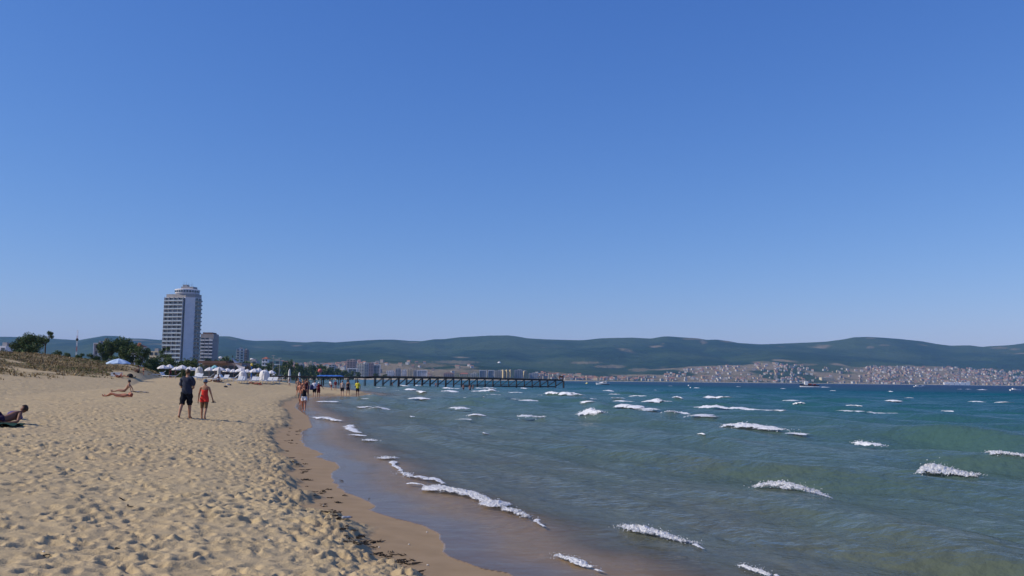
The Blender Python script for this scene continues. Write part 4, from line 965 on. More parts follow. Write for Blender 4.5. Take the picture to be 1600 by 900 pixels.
def parasol(px, pyb, wpx, pytop, ms, label, group=None, r=1.45, h=2.5, y=None):
    p = GG(px, pyb, 20) if y is None else Vector(((px - 800) / F * y, y, h1((px - 800) / F * y, y)))
    zt = CAMZ + (yh(px) - pytop) / F * p.y; hh = zt - p.z
    o = thing('parasol', p, label, 'parasol', group, rnd.uniform(0, .8)); o.scale = (.92 * wpx / 2 / F * p.y / r,) * 2 + (max(1.7, hh) / h,)
    link('canopy', ms[0], o); link('pole', ms[1], o); link('rib_frame', ms[2], o); return o
pb_ = parasol(184, 586.5, 39, 560.5, PB, 'large pale blue parasol standing alone by the dune foot', r=1.9, h=2.3)
WG = 'white parasols in rows on the beach'
WL = [(254,588.5,19,570.5,'white parasol at the left end of the rows'),(264,587,17,569.5,'white parasol second from the left end, slightly behind the first'),(275,588,16,573,'low white parasol between the second and the peaked fourth'),
      (284,589,20,570.5,'peaked white parasol above the dark shirt man walking'),(296,589,17,573,'white parasol just right of the peaked one near the walking man'),(303,588,15,574,'small white parasol left of the draped grey booth'),
      (327,590,17,574,'white parasol just right of the first draped booth'),(342,591,22,573.5,'wide white parasol below the dark restaurant'),(355,590,16,575.5,'white parasol right of the thin folded one'),
      (364,590,14,577,'small low white parasol in the middle gap of the rows'),(376,592,20,575,'peaked white parasol under the tent roof end'),(386,592,15,578,'small white parasol right under the tent roof tip'),
      (397,593,18,576,'white parasol beside the yellow topped flag pole'),(404,592,14,575,'white parasol directly left of the big white booth'),(424,592,15,580,'white parasol just right of the big white booth')]
for px, pb, w_, pt, lb in WL: parasol(px, pb, w_, pt, PW, lb, WG)
parasol(335, 587, 13, 570.5, PTEAL, 'teal parasol among the white ones in front of the restaurant')
# draped booths: closed parasols wrapped with hanging cloth walls
def booth(px, pyb, wpx, pytop, m, label, sq=1.0):
    p = GG(px, pyb, 20); hh = CAMZ + (yh(px) - pytop) / F * p.y - p.z; w_ = wpx / F * p.y
    o = thing('draped_booth', p, label, 'beach tent'); r = random.Random(int(px)); rings = []
    for k, (u, s) in enumerate(((0, 1.0), (.3, .93), (.6, .85), (.82, .74), (.93, .5), (1.0, .1))):
        rings.append([((w_ / 2 * s * (1 + .1 * math.sin(i * 3.1 + k))) * math.cos(2 * math.pi * i / 18), (w_ / 2 * s * sq * (1 + .1 * math.sin(i * 2.3 + k))) * math.sin(2 * math.pi * i / 18), hh * u + (.05 * math.sin(i * 1.7) if k == 0 else 0)) for i in range(18)])
    mb = MB(); mb.loft(rings); mb.build('cloth', m, o, False); mb = MB(); mb.tube((0, 0, -.3), (0, 0, hh + .25), .035, .03, 8); mb.build('pole', M_pole, o)
    for i in range(3):
        a = .6 + 2 * i; mb = MB(); mb.tube((w_ * .5 * math.cos(a), w_ * .5 * math.sin(a), 0), (w_ * .36 * math.cos(a), w_ * .36 * math.sin(a), hh * .86), .022, .022, 6); mb.build('strut', M_plas, o)
    return o
M_gcl = mat('grey white cloth', (.48, .48, .47), .9, .08, 1.5, .1)
booth(311, 590, 13, 573, M_gcl, 'tall grey white draped booth with straight sides right of the walking man')
booth(341.5, 594, 6, 574.5, M_gcl, 'narrow folded grey white parasol standing in front of the wide white one')
booth(379, 594.5, 13, 579.5, M_canv, 'white draped booth under the peaked parasol')
booth(413, 595.5, 17, 578, M_canv, 'biggest bright white draped booth at the right end of the rows')
booth(452, 593, 4.2, 576.5, M_canv, 'slim closed white parasol standing alone near the pier start')
booth(467.5, 592, 3.6, 581.5, M_canv, 'short closed white parasol over the heads of the walkers')
def lounger_meshes():
    f = MB()
    for y in (-.3, .3): f.tube((-.95, y, .32), (.45, y, .32), .025, .025, 6)
    for x in (-.95, -.2, .45): f.tube((x, -.3, .32), (x, .3, .32), .02, .02, 6)
    lg = [MB().tube((x, y, -.05), (x, y, .32), .025, .022, 6).mesh('leg', M_plas) for x in (-.85, .35) for y in (-.28, .28)]
    s = MB(); s.box((-.28, 0, .36), (1.36, .6, .06)); b = MB(); b.add([(.42, -.3, .34), (.42, .3, .34), (.95, .3, .82), (.95, -.3, .82), (.46, -.3, .30), (.46, .3, .30), (.99, .3, .78), (.99, -.3, .78)], [(0, 1, 2, 3), (7, 6, 5, 4), (0, 4, 5, 1), (1, 5, 6, 2), (2, 6, 7, 3), (3, 7, 4, 0)])
    return f.mesh('frame', M_plas), lg, s.mesh('seat', M_plas), b.mesh('backrest', M_plas)
LM = lounger_meshes()
for i, (px, py, rz) in enumerate(((246,589.5,.4),(259,591,2.6),(270,591.2,.3),(303,592.5,1.3),(309,594,1.5),(317,592.5,2.9),(324,591.5,.2),(334,596,1.4),(338,597,1.7),(350,596,1.5),(353,595,2.8),(361,594.5,.4),(372,598.5,1.5),(377,598.8,1.7),(387,597,.3),(394,599,1.5),(399,599.2,1.6),(407,598.5,2.9),(418,599.5,1.4),(427,599.2,1.5),(432,598.5,.2))):
    p = GG(px, py, 20); o = thing('sun_lounger', p, 'white plastic sun lounger, %s from the left below the parasols' % ORD[i], 'sun lounger', 'white loungers below the parasols', rz)
    o.scale = (1.0,) * 3
    link('frame', LM[0], o); link('seat', LM[2], o); link('backrest', LM[3], o)
    for m in LM[1]: link('leg', m, o)
# lifeguard flag pole, lamp post
p = GG(392.5, 594, 20)
o = thing('flag_pole', p, 'blue pole with a yellow top and blue flag beside the white parasols', 'flag pole'); zt = CAMZ + (yh(392.5) - 570) / F * p.y - p.z
mb = MB(); mb.tube((0, 0, -.3), (0, 0, zt - .3), .09, .07, 8); mb.build('pole', M_blue, o); mb = MB(); mb.ell((0, 0, zt), (.2, .2, .22), 10, 7); mb.build('top_ball', mat('yellow paint', (.72, .55, .10), .5, .1, 2), o)
mb = MB(); mb.box((.45, 0, zt - .9), (.8, .04, .5), .2); mb.build('flag', mat('navy flag', (.03,.06,.2), .85, .1, 1.5, .1), o)
for px, D, pt, lb in ((394.5, 260, 561, 'lamp post with white lamp heads above the tent roof tip'), (345.5, 250, 558.5, 'lamp post with white lamp head in front of the park trees')):
    x = (px - 800) / F * D; z = h1(x, D); zt = CAMZ + (yh(px) - pt) / F * D - z; o = thing('lamp_post', (x, D, z), lb, 'lamp post')
    mb = MB(); mb.tube((0, 0, -.2), (0, 0, zt), .08, .05, 8); mb.build('pole', M_conc, o); mb = MB(); mb.ell((.3, 0, zt - .1), (.55, .3, .3), 10, 6); mb.tube((0, 0, zt - .1), (.3, 0, zt), .04, .04, 5); mb.build('lamp_head', M_white, o)
x = (429.5 - 800) / F * 420
for px, D, pt, lb in ((429.5, 420, 556, 'tall thin steel mast left among the park trees'), (439.5, 430, 560, 'tall thin steel mast right among the park trees')):
    x = (px - 800) / F * D; z = h1(x, D); o = thing('steel_mast', (x, D, z), lb, 'mast'); zt = CAMZ + (yh(px) - pt) / F * D - z
    mb = MB(); mb.tube((0, 0, -.3), (0, 0, zt), .16, .1, 8); mb.build('pole', M_conc, o); mb = MB(); mb.box((0, 0, zt), (1.6, .3, .25)); mb.box((0, 0, zt - 1.2), (1.2, .3, .2)); mb.build('cross_arm', M_conc, o)
# far parasols beyond the pier along the curve of the beach
far = []
for i in range(86):
    u = rnd.random(); y = 290 + 620 * u ** 1.4; px = 412 + rnd.random() * (120 + 30 * u)
    x = (px - 800) / F * y
    s = float(sdist([x], [y])[0])
    if s < 6 or s > 95: continue
    far.append((px, y, x))
gz0 = None
for px, y, x in far:
    z = h1(x, y) if y < 600 else max(zl(px, y), h1(x, y) if y < 640 else 0)
    o = link('far_parasol', PW[0], None, (x, y, z), rnd.uniform(0, .7), (rnd.uniform(1.0, 1.35),) * 2 + (1.05,)); tag(o, 'tiny white parasol on the far beach beyond the pier', 'parasol', 'white parasols on the far beach')
PBL = parasol_meshes(1.45, 2.5, .4, .2, M_blue)
for i in range(12):
    px = 505 + i * 2.6; y = 330 + (i % 3) * 9; x = (px - 800) / F * y; x = max(x, -0.24 * y)
    z = max(h1(x, y), .6)
    o = link('far_parasol', PBL[0], None, (x, y, z), .3 * i, (1.15, 1.15, 1.0)); tag(o, 'blue parasol in the row on the far beach just above the pier', 'parasol', 'blue parasols on the far beach')
x = (503 - 800) / F * 330; o = thing('red_balloon', (x, 330, max(h1(x, 330), .5)), 'round red balloon on a pole left of the blue parasols', 'balloon')
zb = CAMZ + (yh(503) - 579.5) / F * 330 - o.location.z
mb = MB(); mb.ell((0, 0, zb), (.85, .85, .75), 14, 9); mb.build('envelope', mat('red rubber', (.55, .12, .10), .5, .1, 1), o, True); mb = MB(); mb.tube((0, 0, -.2), (0, 0, zb - .7), .04, .04, 6); mb.build('pole', M_plas, o)
# ================================================================== PEOPLE
def skin_mesh(name, nodes, edges, m, sub=1, extra=None, squash=None):
    """one continuous tapered surface grown on a skeleton; nodes = [(xyz, radius)]"""
    me = bpy.data.meshes.new('skeleton'); me.from_pydata([n[0] for n in nodes], edges, []); me.update()
    o = bpy.data.objects.new('skeleton', me); col.objects.link(o)
    sk = o.modifiers.new('skin', 'SKIN'); sk.use_smooth_shade = True
    d = me.skin_vertices[0].data
    for i, n in enumerate(nodes): d[i].radius = (n[1], n[1]); d[i].use_root = (i == 0)
    sb = o.modifiers.new('smooth', 'SUBSURF'); sb.levels = sub; sb.render_levels = sub
    dg = bpy.context.evaluated_depsgraph_get(); ev = o.evaluated_get(dg)
    out = bpy.data.meshes.new_from_object(ev, depsgraph=dg); out.name = name
    bpy.data.objects.remove(o); bpy.data.meshes.remove(me)
    out.materials.clear(); out.materials.append(m)
    if extra:
        vs = [tuple(v.co) for v in out.vertices]; fs = [tuple(p.vertices) for p in out.polygons]; k = len(vs)
        vs += extra[0]; fs += [tuple(i + k for i in f) for f in extra[1]]
        o2 = bpy.data.meshes.new(name); o2.from_pydata(vs, [], fs); o2.materials.append(m); bpy.data.meshes.remove(out); out = o2
    out.polygons.foreach_set('use_smooth', [True] * len(out.polygons)); out.update()
    return out
def head_shape(c, f, up, s=1.0, hair=0.0, cut=None, nu=18, nv=12):
    """a head: narrowed jaw, brow, nose, chin; f = facing, up = crown. hair > 0 gives a cap over crown and back"""
    f = f.normalized(); up = (up - f * up.dot(f)).normalized(); rt = f.cross(up); vs = []; fs = []; idx = {}
    for j in range(nv + 1):
        t = math.pi * j / nv
        for i in range(nu):
            a = 2 * math.pi * i / nu; x = math.sin(t) * math.cos(a); y = math.sin(t) * math.sin(a); z = math.cos(t)
            wx = .078 * (1 - .28 * max(0, -z) ** 1.2); wy = .093 * (1 - .12 * max(0, -z)); px, py, pz = x * wx, y * wy, z * .110
            if y > .2 and z < -.4: py += .018 * (-z - .3)
            if not hair:
                fr = math.exp(-((x / .16) ** 2)); py += .024 * fr * (y > 0) * math.exp(-((z + .12) / .17) ** 2)
                py -= .009 * (y > 0) * math.exp(-((abs(x) - .42) / .16) ** 2 - ((z - .1) / .14) ** 2)
                py += .006 * fr * (y > 0) * math.exp(-((z + .5) / .08) ** 2)
                px += math.copysign(.014, x) * math.exp(-((y + .1) / .15) ** 2 - ((z + .05) / .25) ** 2) * (abs(x) > .5)
            else:
                k = 1 + hair / .085; px *= k; py *= k; pz *= k
            vs.append(tuple(c + rt * (px * s) + f * (py * s) + up * (pz * s))); idx[(j, i)] = len(vs) - 1
    for j in range(nv):
        for i in range(nu):
            if hair and cut:
                t = math.pi * (j + .5) / nv; a = 2 * math.pi * (i + .5) / nu; y = math.sin(t) * math.sin(a); z = math.cos(t)
                if not cut(y, z): continue
            fs.append((idx[(j, i)], idx[(j + 1, i)], idx[(j + 1, (i + 1) % nu)], idx[(j, (i + 1) % nu)]))
    return vs, fs
def V3(*a): return Vector(a)
def standing(lsw=0, lkn=4, rsw=0, rkn=4, la=(0, 10, 8), ra=(0, 10, 8), lean=0, head=0, spread=0):
    """joints of an upright figure facing +Y; swings in degrees, arms = (swing, elbow bend, out)"""
    J = {}
    J['pelvis'] = V3(0, 0, .95)
    sl, cl = math.sin(R(lean)), math.cos(R(lean))
    def tr(h, y=0): return J['pelvis'] + V3(0, sl * h + y * cl, cl * h - y * sl)
    J['waist'] = tr(.14); J['chest'] = tr(.33); J['nb'] = tr(.49, -.01); J['neck'] = tr(.56, .005)
    J['head'] = tr(.69, .025 + .05 * head)
    J['hf'] = V3(0, math.cos(R(lean * .5 + 25 * head)), -math.sin(R(lean * .5 + 25 * head))); J['hu'] = V3(0, .1, 1)
    for s, k, sw, kn, arm in ((-1, 'l', lsw, lkn, la), (1, 'r', rsw, rkn, ra)):
        hip = V3(s * .092, 0, .90); kne = hip + V3(s * .015 + s * spread * .3, .43 * math.sin(R(sw)), -.43 * math.cos(R(sw)))
        a2 = sw - kn; cal = kne + V3(s * spread * .1, .15 * math.sin(R(a2)) - .012, -.15 * math.cos(R(a2))); ank = kne + V3(s * spread * .3, .40 * math.sin(R(a2)), -.40 * math.cos(R(a2)))
        ft = R(a2 * .8); J[k + 'hip'] = hip; J[k + 'kne'] = kne; J[k + 'cal'] = cal; J[k + 'ank'] = ank
        J[k + 'heel'] = ank + V3(0, -.045 * math.cos(ft) + .05 * math.sin(ft), -.045 - .0); J[k + 'toe'] = ank + V3(s * .03, .16 * math.cos(ft) + .05 * math.sin(ft), -.052 + .16 * math.sin(ft))
        sh = tr(.445) + V3(s * .185, 0, 0); o = R(arm[2]); u = R(arm[0]); e = R(arm[0] + arm[1])
        elb = sh + V3(s * .29 * math.sin(o), .29 * math.sin(u) * math.cos(o), -.29 * math.cos(u) * math.cos(o))
        wri = elb + V3(s * .25 * math.sin(o * .6), .25 * math.sin(e) * math.cos(o * .6), -.25 * math.cos(e) * math.cos(o * .6)) - V3(s * (arm[3] if len(arm) > 3 else 0), 0, 0)
        hd = (wri - elb).normalized(); J[k + 'sh'] = sh; J[k + 'elb'] = elb; J[k + 'wri'] = wri; J[k + 'han'] = wri + hd * .085; J[k + 'hdir'] = hd
    z0 = min(min(J[k + 'toe'].z, J[k + 'heel'].z) for k in 'lr') - .03
    for k in list(J):
        if k not in ('hf', 'hu', 'lhdir', 'rhdir'): J[k] = J[k] - V3(0, 0, z0)
    return J
RAD = dict(pelvis=.135, waist=.118, chest=.135, nb=.075, neck=.052, hip=.096, kne=.057, cal=.056, ank=.036, heel=.034, toe=.028, sh=.06, elb=.041, wri=.027, han=.034)
def body_graph(J, fat=1.0, fingers=False, female=False):
    N = []; E = []; ix = {}
    def nd(k, r, par=None, p=None):
        N.append((J[k] if p is None else p, r)); ix[k] = len(N) - 1
        if par is not None: E.append((ix[par], ix[k]))
    nd('pelvis', RAD['pelvis'] * fat); nd('waist', RAD['waist'] * fat * (.9 if female else 1), 'pelvis'); nd('chest', RAD['chest'] * fat * (.92 if female else 1.02), 'waist'); nd('nb', RAD['nb'], 'chest'); nd('neck', RAD['neck'], 'nb')
    nd('skull', .045, 'neck', J['head'] - J['hf'] * .015)
    for k in 'lr':
        nd(k + 'sh', RAD['sh'] * (.86 if female else 1), 'nb'); nd(k + 'upm', .047 * fat, k + 'sh', J[k + 'sh'].lerp(J[k + 'elb'], .5)); nd(k + 'elb', RAD['elb'] * (.9 if female else 1), k + 'upm'); nd(k + 'wri', RAD['wri'], k + 'elb'); nd(k + 'han', RAD['han'], k + 'wri')
        if fingers:
            hd = J[k + 'hdir']; sd_ = hd.cross(V3(1, 0, 0)); sd_ = V3(0, 1, 0) if sd_.length < .1 else sd_.normalized(); inn = V3(-1 if k == 'r' else 1, 0, 0)
            for q in range(4):
                b = J[k + 'han'] + sd_ * (.028 - .019 * q) + hd * .035; L_ = (.03, .036, .033, .026)[q]
                nd(k + 'f%da' % q, .0095, k + 'han', b); nd(k + 'f%db' % q, .0085, k + 'f%da' % q, b + hd * L_ + inn * .008); nd(k + 'f%dc' % q, .007, k + 'f%db' % q, b + hd * (L_ * 1.6) + inn * .026)
            b = J[k + 'han'] + sd_ * .038 - hd * .02 + inn * .012; nd(k + 'ta', .011, k + 'han', b); nd(k + 'tb', .0085, k + 'ta', b + hd * .035 + sd_ * .012 + inn * .012)
        nd(k + 'hip', RAD['hip'] * fat, 'pelvis'); nd(k + 'thi', .080 * fat, k + 'hip', J[k + 'hip'].lerp(J[k + 'kne'], .5)); nd(k + 'kne', RAD['kne'] * fat, k + 'thi'); nd(k + 'cal', RAD['cal'] * fat, k + 'kne'); nd(k + 'ank', RAD['ank'], k + 'cal')
        nd(k + 'toe', RAD['toe'], k + 'ank'); nd(k + 'heel', RAD['heel'], k + 'ank')
    return N, E, list(ix)
REGION = {'tee': {('pelvis','waist'):(-9,9),('waist','chest'):(-9,9),('chest','nb'):(-9,9),('nb','neck'):(-9,.25),('nb','sh'):(-9,9),('sh','upm'):(-9,9),('upm','elb'):(-9,.6),('pelvis','hip'):(-9,9),('hip','thi'):(-9,.1)},
          'tank': {('pelvis','waist'):(-9,9),('waist','chest'):(-9,9),('chest','nb'):(-9,.75),('pelvis','hip'):(-9,.25),('nb','sh'):(-9,.55)},
          'swimsuit': {('pelvis','waist'):(-9,9),('waist','chest'):(-9,.85),('pelvis','hip'):(-9,9),('hip','thi'):(-9,.12)},
          'bikini_top': {('waist','chest'):(.62,1.0),('chest','nb'):(-9,.12)}, 'bikini_bottom': {('pelvis','waist'):(-9,.12),('pelvis','hip'):(-9,9),('hip','thi'):(-9,-.05)},
          'swim_dress': {('pelvis','waist'):(-9,9),('waist','chest'):(-9,9),('chest','nb'):(-9,.1),('pelvis','hip'):(-9,9),('hip','thi'):(-9,.75)},
          'leggings': {('hip','thi'):(-9,9),('thi','kne'):(-9,.9)},
          'trunks': {('pelvis','waist'):(-9,.4),('pelvis','hip'):(-9,9),('hip','thi'):(-9,.9)}, 'shorts': {('pelvis','waist'):(-9,.4),('pelvis','hip'):(-9,9),('hip','thi'):(-9,9),('thi','kne'):(-9,.6)},
          'long_shorts': {('pelvis','waist'):(-9,.4),('pelvis','hip'):(-9,9),('hip','thi'):(-9,9),('thi','kne'):(-9,.95)}}
LOOSE = {'tee': .034, 'tank': .014, 'swimsuit': .006, 'swim_dress': .028, 'leggings': .012, 'bikini_top': .006, 'bikini_bottom': .006, 'trunks': .016, 'shorts': .024, 'long_shorts': .028}
def garment_mesh(name, body, J, N, E, keys, kind, m):
    """cloth cut from the body's own surface, lifted off it and closed with a hem thickness"""
    nv = len(body.vertices); co = np.empty(nv * 3); body.vertices.foreach_get('co', co); co = co.reshape(-1, 3)
    no = np.empty(nv * 3); body.vertices.foreach_get('normal', no); no = no.reshape(-1, 3)
    best = np.full(nv, 1e9); ok = np.zeros(nv, bool); low = np.zeros(nv)
    for i, j in E:
        A = np.array(N[i][0]); B = np.array(N[j][0]); d = B - A; L2 = max(1e-9, d @ d); tt = (co - A) @ d / L2; tc = np.clip(tt, 0, 1); D = np.linalg.norm(co - A - tc[:, None] * d, axis=1)
        D = D - (N[i][1] * (1 - tc) + N[j][1] * tc) * .6
        ka, kb = keys[i], keys[j]; st = lambda k: k[1:] if k[0] in 'lr' and k[1:] in ('sh','upm','elb','wri','han','hip','thi','kne','cal','ank','toe','heel') else k
        rg = REGION[kind].get((st(ka), st(kb))); u = D < best; best[u] = D[u]
        ok[u] = ((tt[u] > rg[0]) & (tt[u] < rg[1])) if rg else False
    f0 = [tuple(p.vertices) for p in body.polygons]; f0 = [f for f in f0 if all(ok[v] for v in f) and max(f) < nv]
    if not f0: f0 = [tuple(body.polygons[0].vertices)]
    use = sorted({v for f in f0 for v in f}); ix = {v: k for k, v in enumerate(use)}; q = len(use); off = LOOSE[kind]
    fold = .4 * off * np.sin(co[:, 2] * 31 + co[:, 0] * 47) if kind in ('tee', 'shorts', 'long_shorts', 'tank', 'trunks') else 0 * co[:, 0]
    vs = [tuple(co[v] + no[v] * (off + fold[v])) for v in use] + [tuple(co[v] + no[v] * .001) for v in use]
    cnt = {}
    for f in f0:
        for k in range(len(f)): e = (f[k], f[(k + 1) % len(f)]); cnt[e] = 1
    fs = [tuple(ix[v] for v in f) for f in f0] + [(ix[b_] , ix[a_], ix[a_] + q, ix[b_] + q) for a_, b_ in cnt if (b_, a_) not in cnt]
    me = bpy.data.meshes.new(name); me.from_pydata(vs, [], fs); me.materials.append(m); me.polygons.foreach_set('use_smooth', [True] * len(fs)); me.update(); return me
SKIN = {'tan': (.36, .185, .115), 'dark': (.20, .095, .06), 'fair': (.50, .30, .22), 'red': (.42, .17, .10)}
def person(loc, J, H_, heading, label, skin='tan', clothes=(), hair=('dark hair', (.035, .022, .015)), hat=None, fat=1.0, female=False, fingers=False, group=None, long_hair=False, sub=1):
    o = thing('person', loc, label, 'person', group, heading); s = H_ / 1.75; o.scale = (s, s, s)
    N, E, keys = body_graph(J, fat, fingers, female)
    sub = 2 if fingers else 1
    body_me = skin_mesh('body', N, E, mat('skin ' + skin, SKIN[skin], .55, .08, 8, .35), sub, head_shape(J['head'], J['hf'], J['hu']))
    link('body', body_me, o)
    for cn, kind, c in clothes:
        link(cn, garment_mesh(cn, body_me, J, N, E, keys, kind, mat('cloth %.3f %.3f %.3f' % c, c, .9, .12, 14, .1, bump=.004)), o)
    if hair:
        mb = MB(); v, f = head_shape(J['head'], J['hf'], J['hu'], hair=.014, cut=lambda y, z: z > .42 or (y < .25 and z > (-.75 if long_hair else -.35)))
        mb.add(v, f)
        if long_hair:
            b = J['head'] - J['hf'] * .07; mb.loft([[tuple(b + V3(.05 * k * math.cos(a), .03 * math.sin(a), -.05 - .09 * i)) for a in [math.pi * q / 4 for q in range(8)]] for i, k in enumerate((.9, 1, .9, .5))])
        mb.build('hair', mat(hair[0], hair[1], .6, .3, 20), o, True)
    if hat:
        mb = MB(); v, f = head_shape(J['head'], J['hf'], J['hu'], hair=.022, cut=lambda y, z: z > .05); mb.add(v, f)
        if hat[2] == 'cap':
            c = J['head'] + J['hf'] * .135 + V3(0, 0, .035); mb.ell(c, (.075, .075, .008), 12, 4)
        if hat[2] == 'brim': mb.ell(J['head'] + V3(0, 0, .035), (.19, .19, .012), 18, 4)
        mb.build('hat', mat(hat[0], hat[1], .85, .1, 12), o, True)
    if J.get('face'):
        for k in (-1, 1):
            mb = MB(); rt = J['hf'].cross(V3(0, 0, 1)).normalized(); mb.ell(J['head'] + J['hf'] * .081 + rt * (.03 * k) + V3(0, 0, .014), (.013, .01, .008), 8, 5); mb.build('eye', M_navy, o, True)
    return o
def stand_at(px, pyf, pytop, **k):
    p = k.pop('p', None) or GG(px, pyf, 8); hh = (pyf - pytop) / F * p.y
    return p, hh
def walker(px, pyf, hpx, J, heading, label, hmax=1.86, **k):
    p = GG(px, pyf, 8); hh = min(hmax, hpx / F * p.y); WALKLOG.append((px, round(p.y, 1), round(hpx / F * p.y, 2), round(p.z, 2)))
    return person(p - V3(0, 0, .015), J, hh, heading, label, **k)
WALKLOG = []
PI = math.pi
# ---- the couple walking away along the beach
Jm = standing(-20, 8, 6, 2, la=(10, 70, 9, .15), ra=(2, 78, 9, .16))
walker(290, 654.5, 76.5, Jm, -.03, 'man in dark blue tee and black shorts walking away barefoot', clothes=(('shirt', 'tee', (.035, .042, .065)), ('shorts', 'long_shorts', (.012, .013, .018))), skin='tan', hair=('brown hair', (.07, .04, .022)), fat=1.08, fingers=True, hmax=2.02)
Jw = standing(5, 3, -8, 10, la=(-4, 8, 11), ra=(8, 14, 17))
wm = walker(318, 656, 61.5, Jw, -.05, 'woman in red swim dress and blue cap walking away beside the man', clothes=(('swimsuit', 'swim_dress', (.66, .05, .04)), ('shorts', 'leggings', (.17, .10, .055))), skin='tan', hair=('auburn hair', (.09, .04, .025)), hat=('blue grey cap', (.09, .13, .18), 'none'), female=True, fingers=True, fat=1.0)
hw = Matrix.Translation(wm.location) @ Matrix.Rotation(wm.rotation_euler.z, 4, 'Z') @ Matrix.Scale(wm.scale.x, 4)
hp0 = hw @ (Jw['rhan'] + V3(.0, .02, -.05))
sdl = thing('sandals', hp0, 'pair of dark sandals carried in the hand of the woman in red', 'sandals')
for k in (0, 1):
    mb = MB(); mb.loft([[(x + .05 * k, y0 + .02 * k, -.02 + z) for x, z in ((-w_, -.012), (w_, -.012), (w_, .012), (-w_, .012))] for y0, w_ in ((-.12, .03), (-.05, .034), (.05, .042), (.12, .025))]); mb.build('sole', M_dark, sdl)
    mb = MB(); mb.tube((-.035 + .05 * k, .0, 0), (.05 * k, .03, .05), .01, .01, 6); mb.tube((.05 * k, .03, .05), (.035 + .05 * k, 0, 0), .01, .01, 6); mb.build('strap', M_dark, sdl)
# ---- sunbathers
def recline(kind):
    J = {}
    if kind == 'lean':
        J = dict(pelvis=V3(0, 0, .13), waist=V3(0, -.09, .26), chest=V3(0, -.2, .43), nb=V3(0, -.28, .57), neck=V3(0, -.29, .64), head=V3(0, -.27, .77), hf=V3(0, 1, .05), hu=V3(0, 0, 1))
        for s, k in ((-1, 'l'), (1, 'r')):
            J.update({k + 'hip': V3(s * .09, .06, .12), k + 'kne': V3(s * .10, .48, .14 + .05 * (s > 0)), k + 'cal': V3(s * .10, .62, .10), k + 'ank': V3(s * .1, .88, .07), k + 'toe': V3(s * .13, .93, .2), k + 'heel': V3(s * .1, .91, .04),
                      k + 'sh': V3(s * .18, -.27, .53), k + 'elb': V3(s * .22, -.43, .30), k + 'wri': V3(s * .22, -.50, .06), k + 'han': V3(s * .22, -.55, .03), k + 'hdir': V3(0, -1, -.2)})
    elif kind == 'lie':
        J = dict(pelvis=V3(0, 0, .12), waist=V3(0, -.14, .12), chest=V3(0, -.33, .14), nb=V3(0, -.49, .13), neck=V3(0, -.56, .14), head=V3(0, -.69, .17), hf=V3(0, .35, .94), hu=V3(0, -.94, .35))
        for s, k in ((-1, 'l'), (1, 'r')):
            J.update({k + 'hip': V3(s * .09, .06, .11), k + 'kne': V3(s * .11, .47, .20 + .06 * (s < 0)), k + 'cal': V3(s * .11, .61, .13), k + 'ank': V3(s * .12, .88, .06), k + 'toe': V3(s * .16, .93, .19), k + 'heel': V3(s * .12, .91, .03),
                      k + 'sh': V3(s * .18, -.45, .12), k + 'elb': V3(s * .27, -.2, .07), k + 'wri': V3(s * .26, .04, .06), k + 'han': V3(s * .25, .12, .05), k + 'hdir': V3(0, 1, 0)})
    elif kind == 'knee':     # given in the place's own axes: x right, y away
        J = dict(pelvis=V3(0, 0, .13), waist=V3(.09, .10, .17), chest=V3(.19, .24, .24), nb=V3(.26, .36, .30), neck=V3(.29, .41, .34), head=V3(.34, .47, .42), hf=V3(-.7, -.6, .35), hu=V3(.2, .2, 1),
                 lhip=V3(-.07, .08, .13), lkne=V3(-.36, .16, .50), lcal=V3(-.40, .24, .36), lank=V3(-.46, .30, .09), ltoe=V3(-.58, .26, .05), lheel=V3(-.42, .34, .04), rhip=V3(.02, -.08, .13), rkne=V3(-.40, -.22, .24), rcal=V3(-.53, -.25, .18), rank=V3(-.78, -.30, .08), rtoe=V3(-.86, -.34, .18), rheel=V3(-.82, -.30, .04),
                 lsh=V3(.14, .45, .27), lelb=V3(-.02, .40, .16), lwri=V3(-.2, .30, .2), lhan=V3(-.28, .26, .24), lhdir=V3(-.8, -.3, .3), rsh=V3(.36, .24, .28), relb=V3(.42, .02, .08), rwri=V3(.22, -.10, .06), rhan=V3(.14, -.12, .05), rhdir=V3(-1, -.2, 0))
    elif kind == 'sit':
        J = dict(pelvis=V3(0, 0, .13), waist=V3(0, -.03, .27), chest=V3(0, .0, .46), nb=V3(0, .03, .62), neck=V3(0, .05, .69), head=V3(0, .08, .81), hf=V3(0, 1, -.1), hu=V3(0, 0, 1))
        for s, k in ((-1, 'l'), (1, 'r')):
            J.update({k + 'hip': V3(s * .09, .05, .12), k + 'kne': V3(s * .16, .36, .42), k + 'cal': V3(s * .14, .42, .28), k + 'ank': V3(s * .11, .5, .07), k + 'toe': V3(s * .13, .63, .04), k + 'heel': V3(s * .11, .46, .03),
                      k + 'sh': V3(s * .18, .02, .57), k + 'elb': V3(s * .23, .18, .40), k + 'wri': V3(s * .1, .33, .44), k + 'han': V3(s * .04, .38, .44), k + 'hdir': V3(-s, .3, 0)})
    return J
p = GG(3, 664, 8)
person(p, recline('knee'), 1.75, 0.0, 'sunbather with one knee raised lying at the left edge beside a towel', skin='dark', clothes=(('trunks', 'trunks', (.035, .02, .05)),), fingers=True)
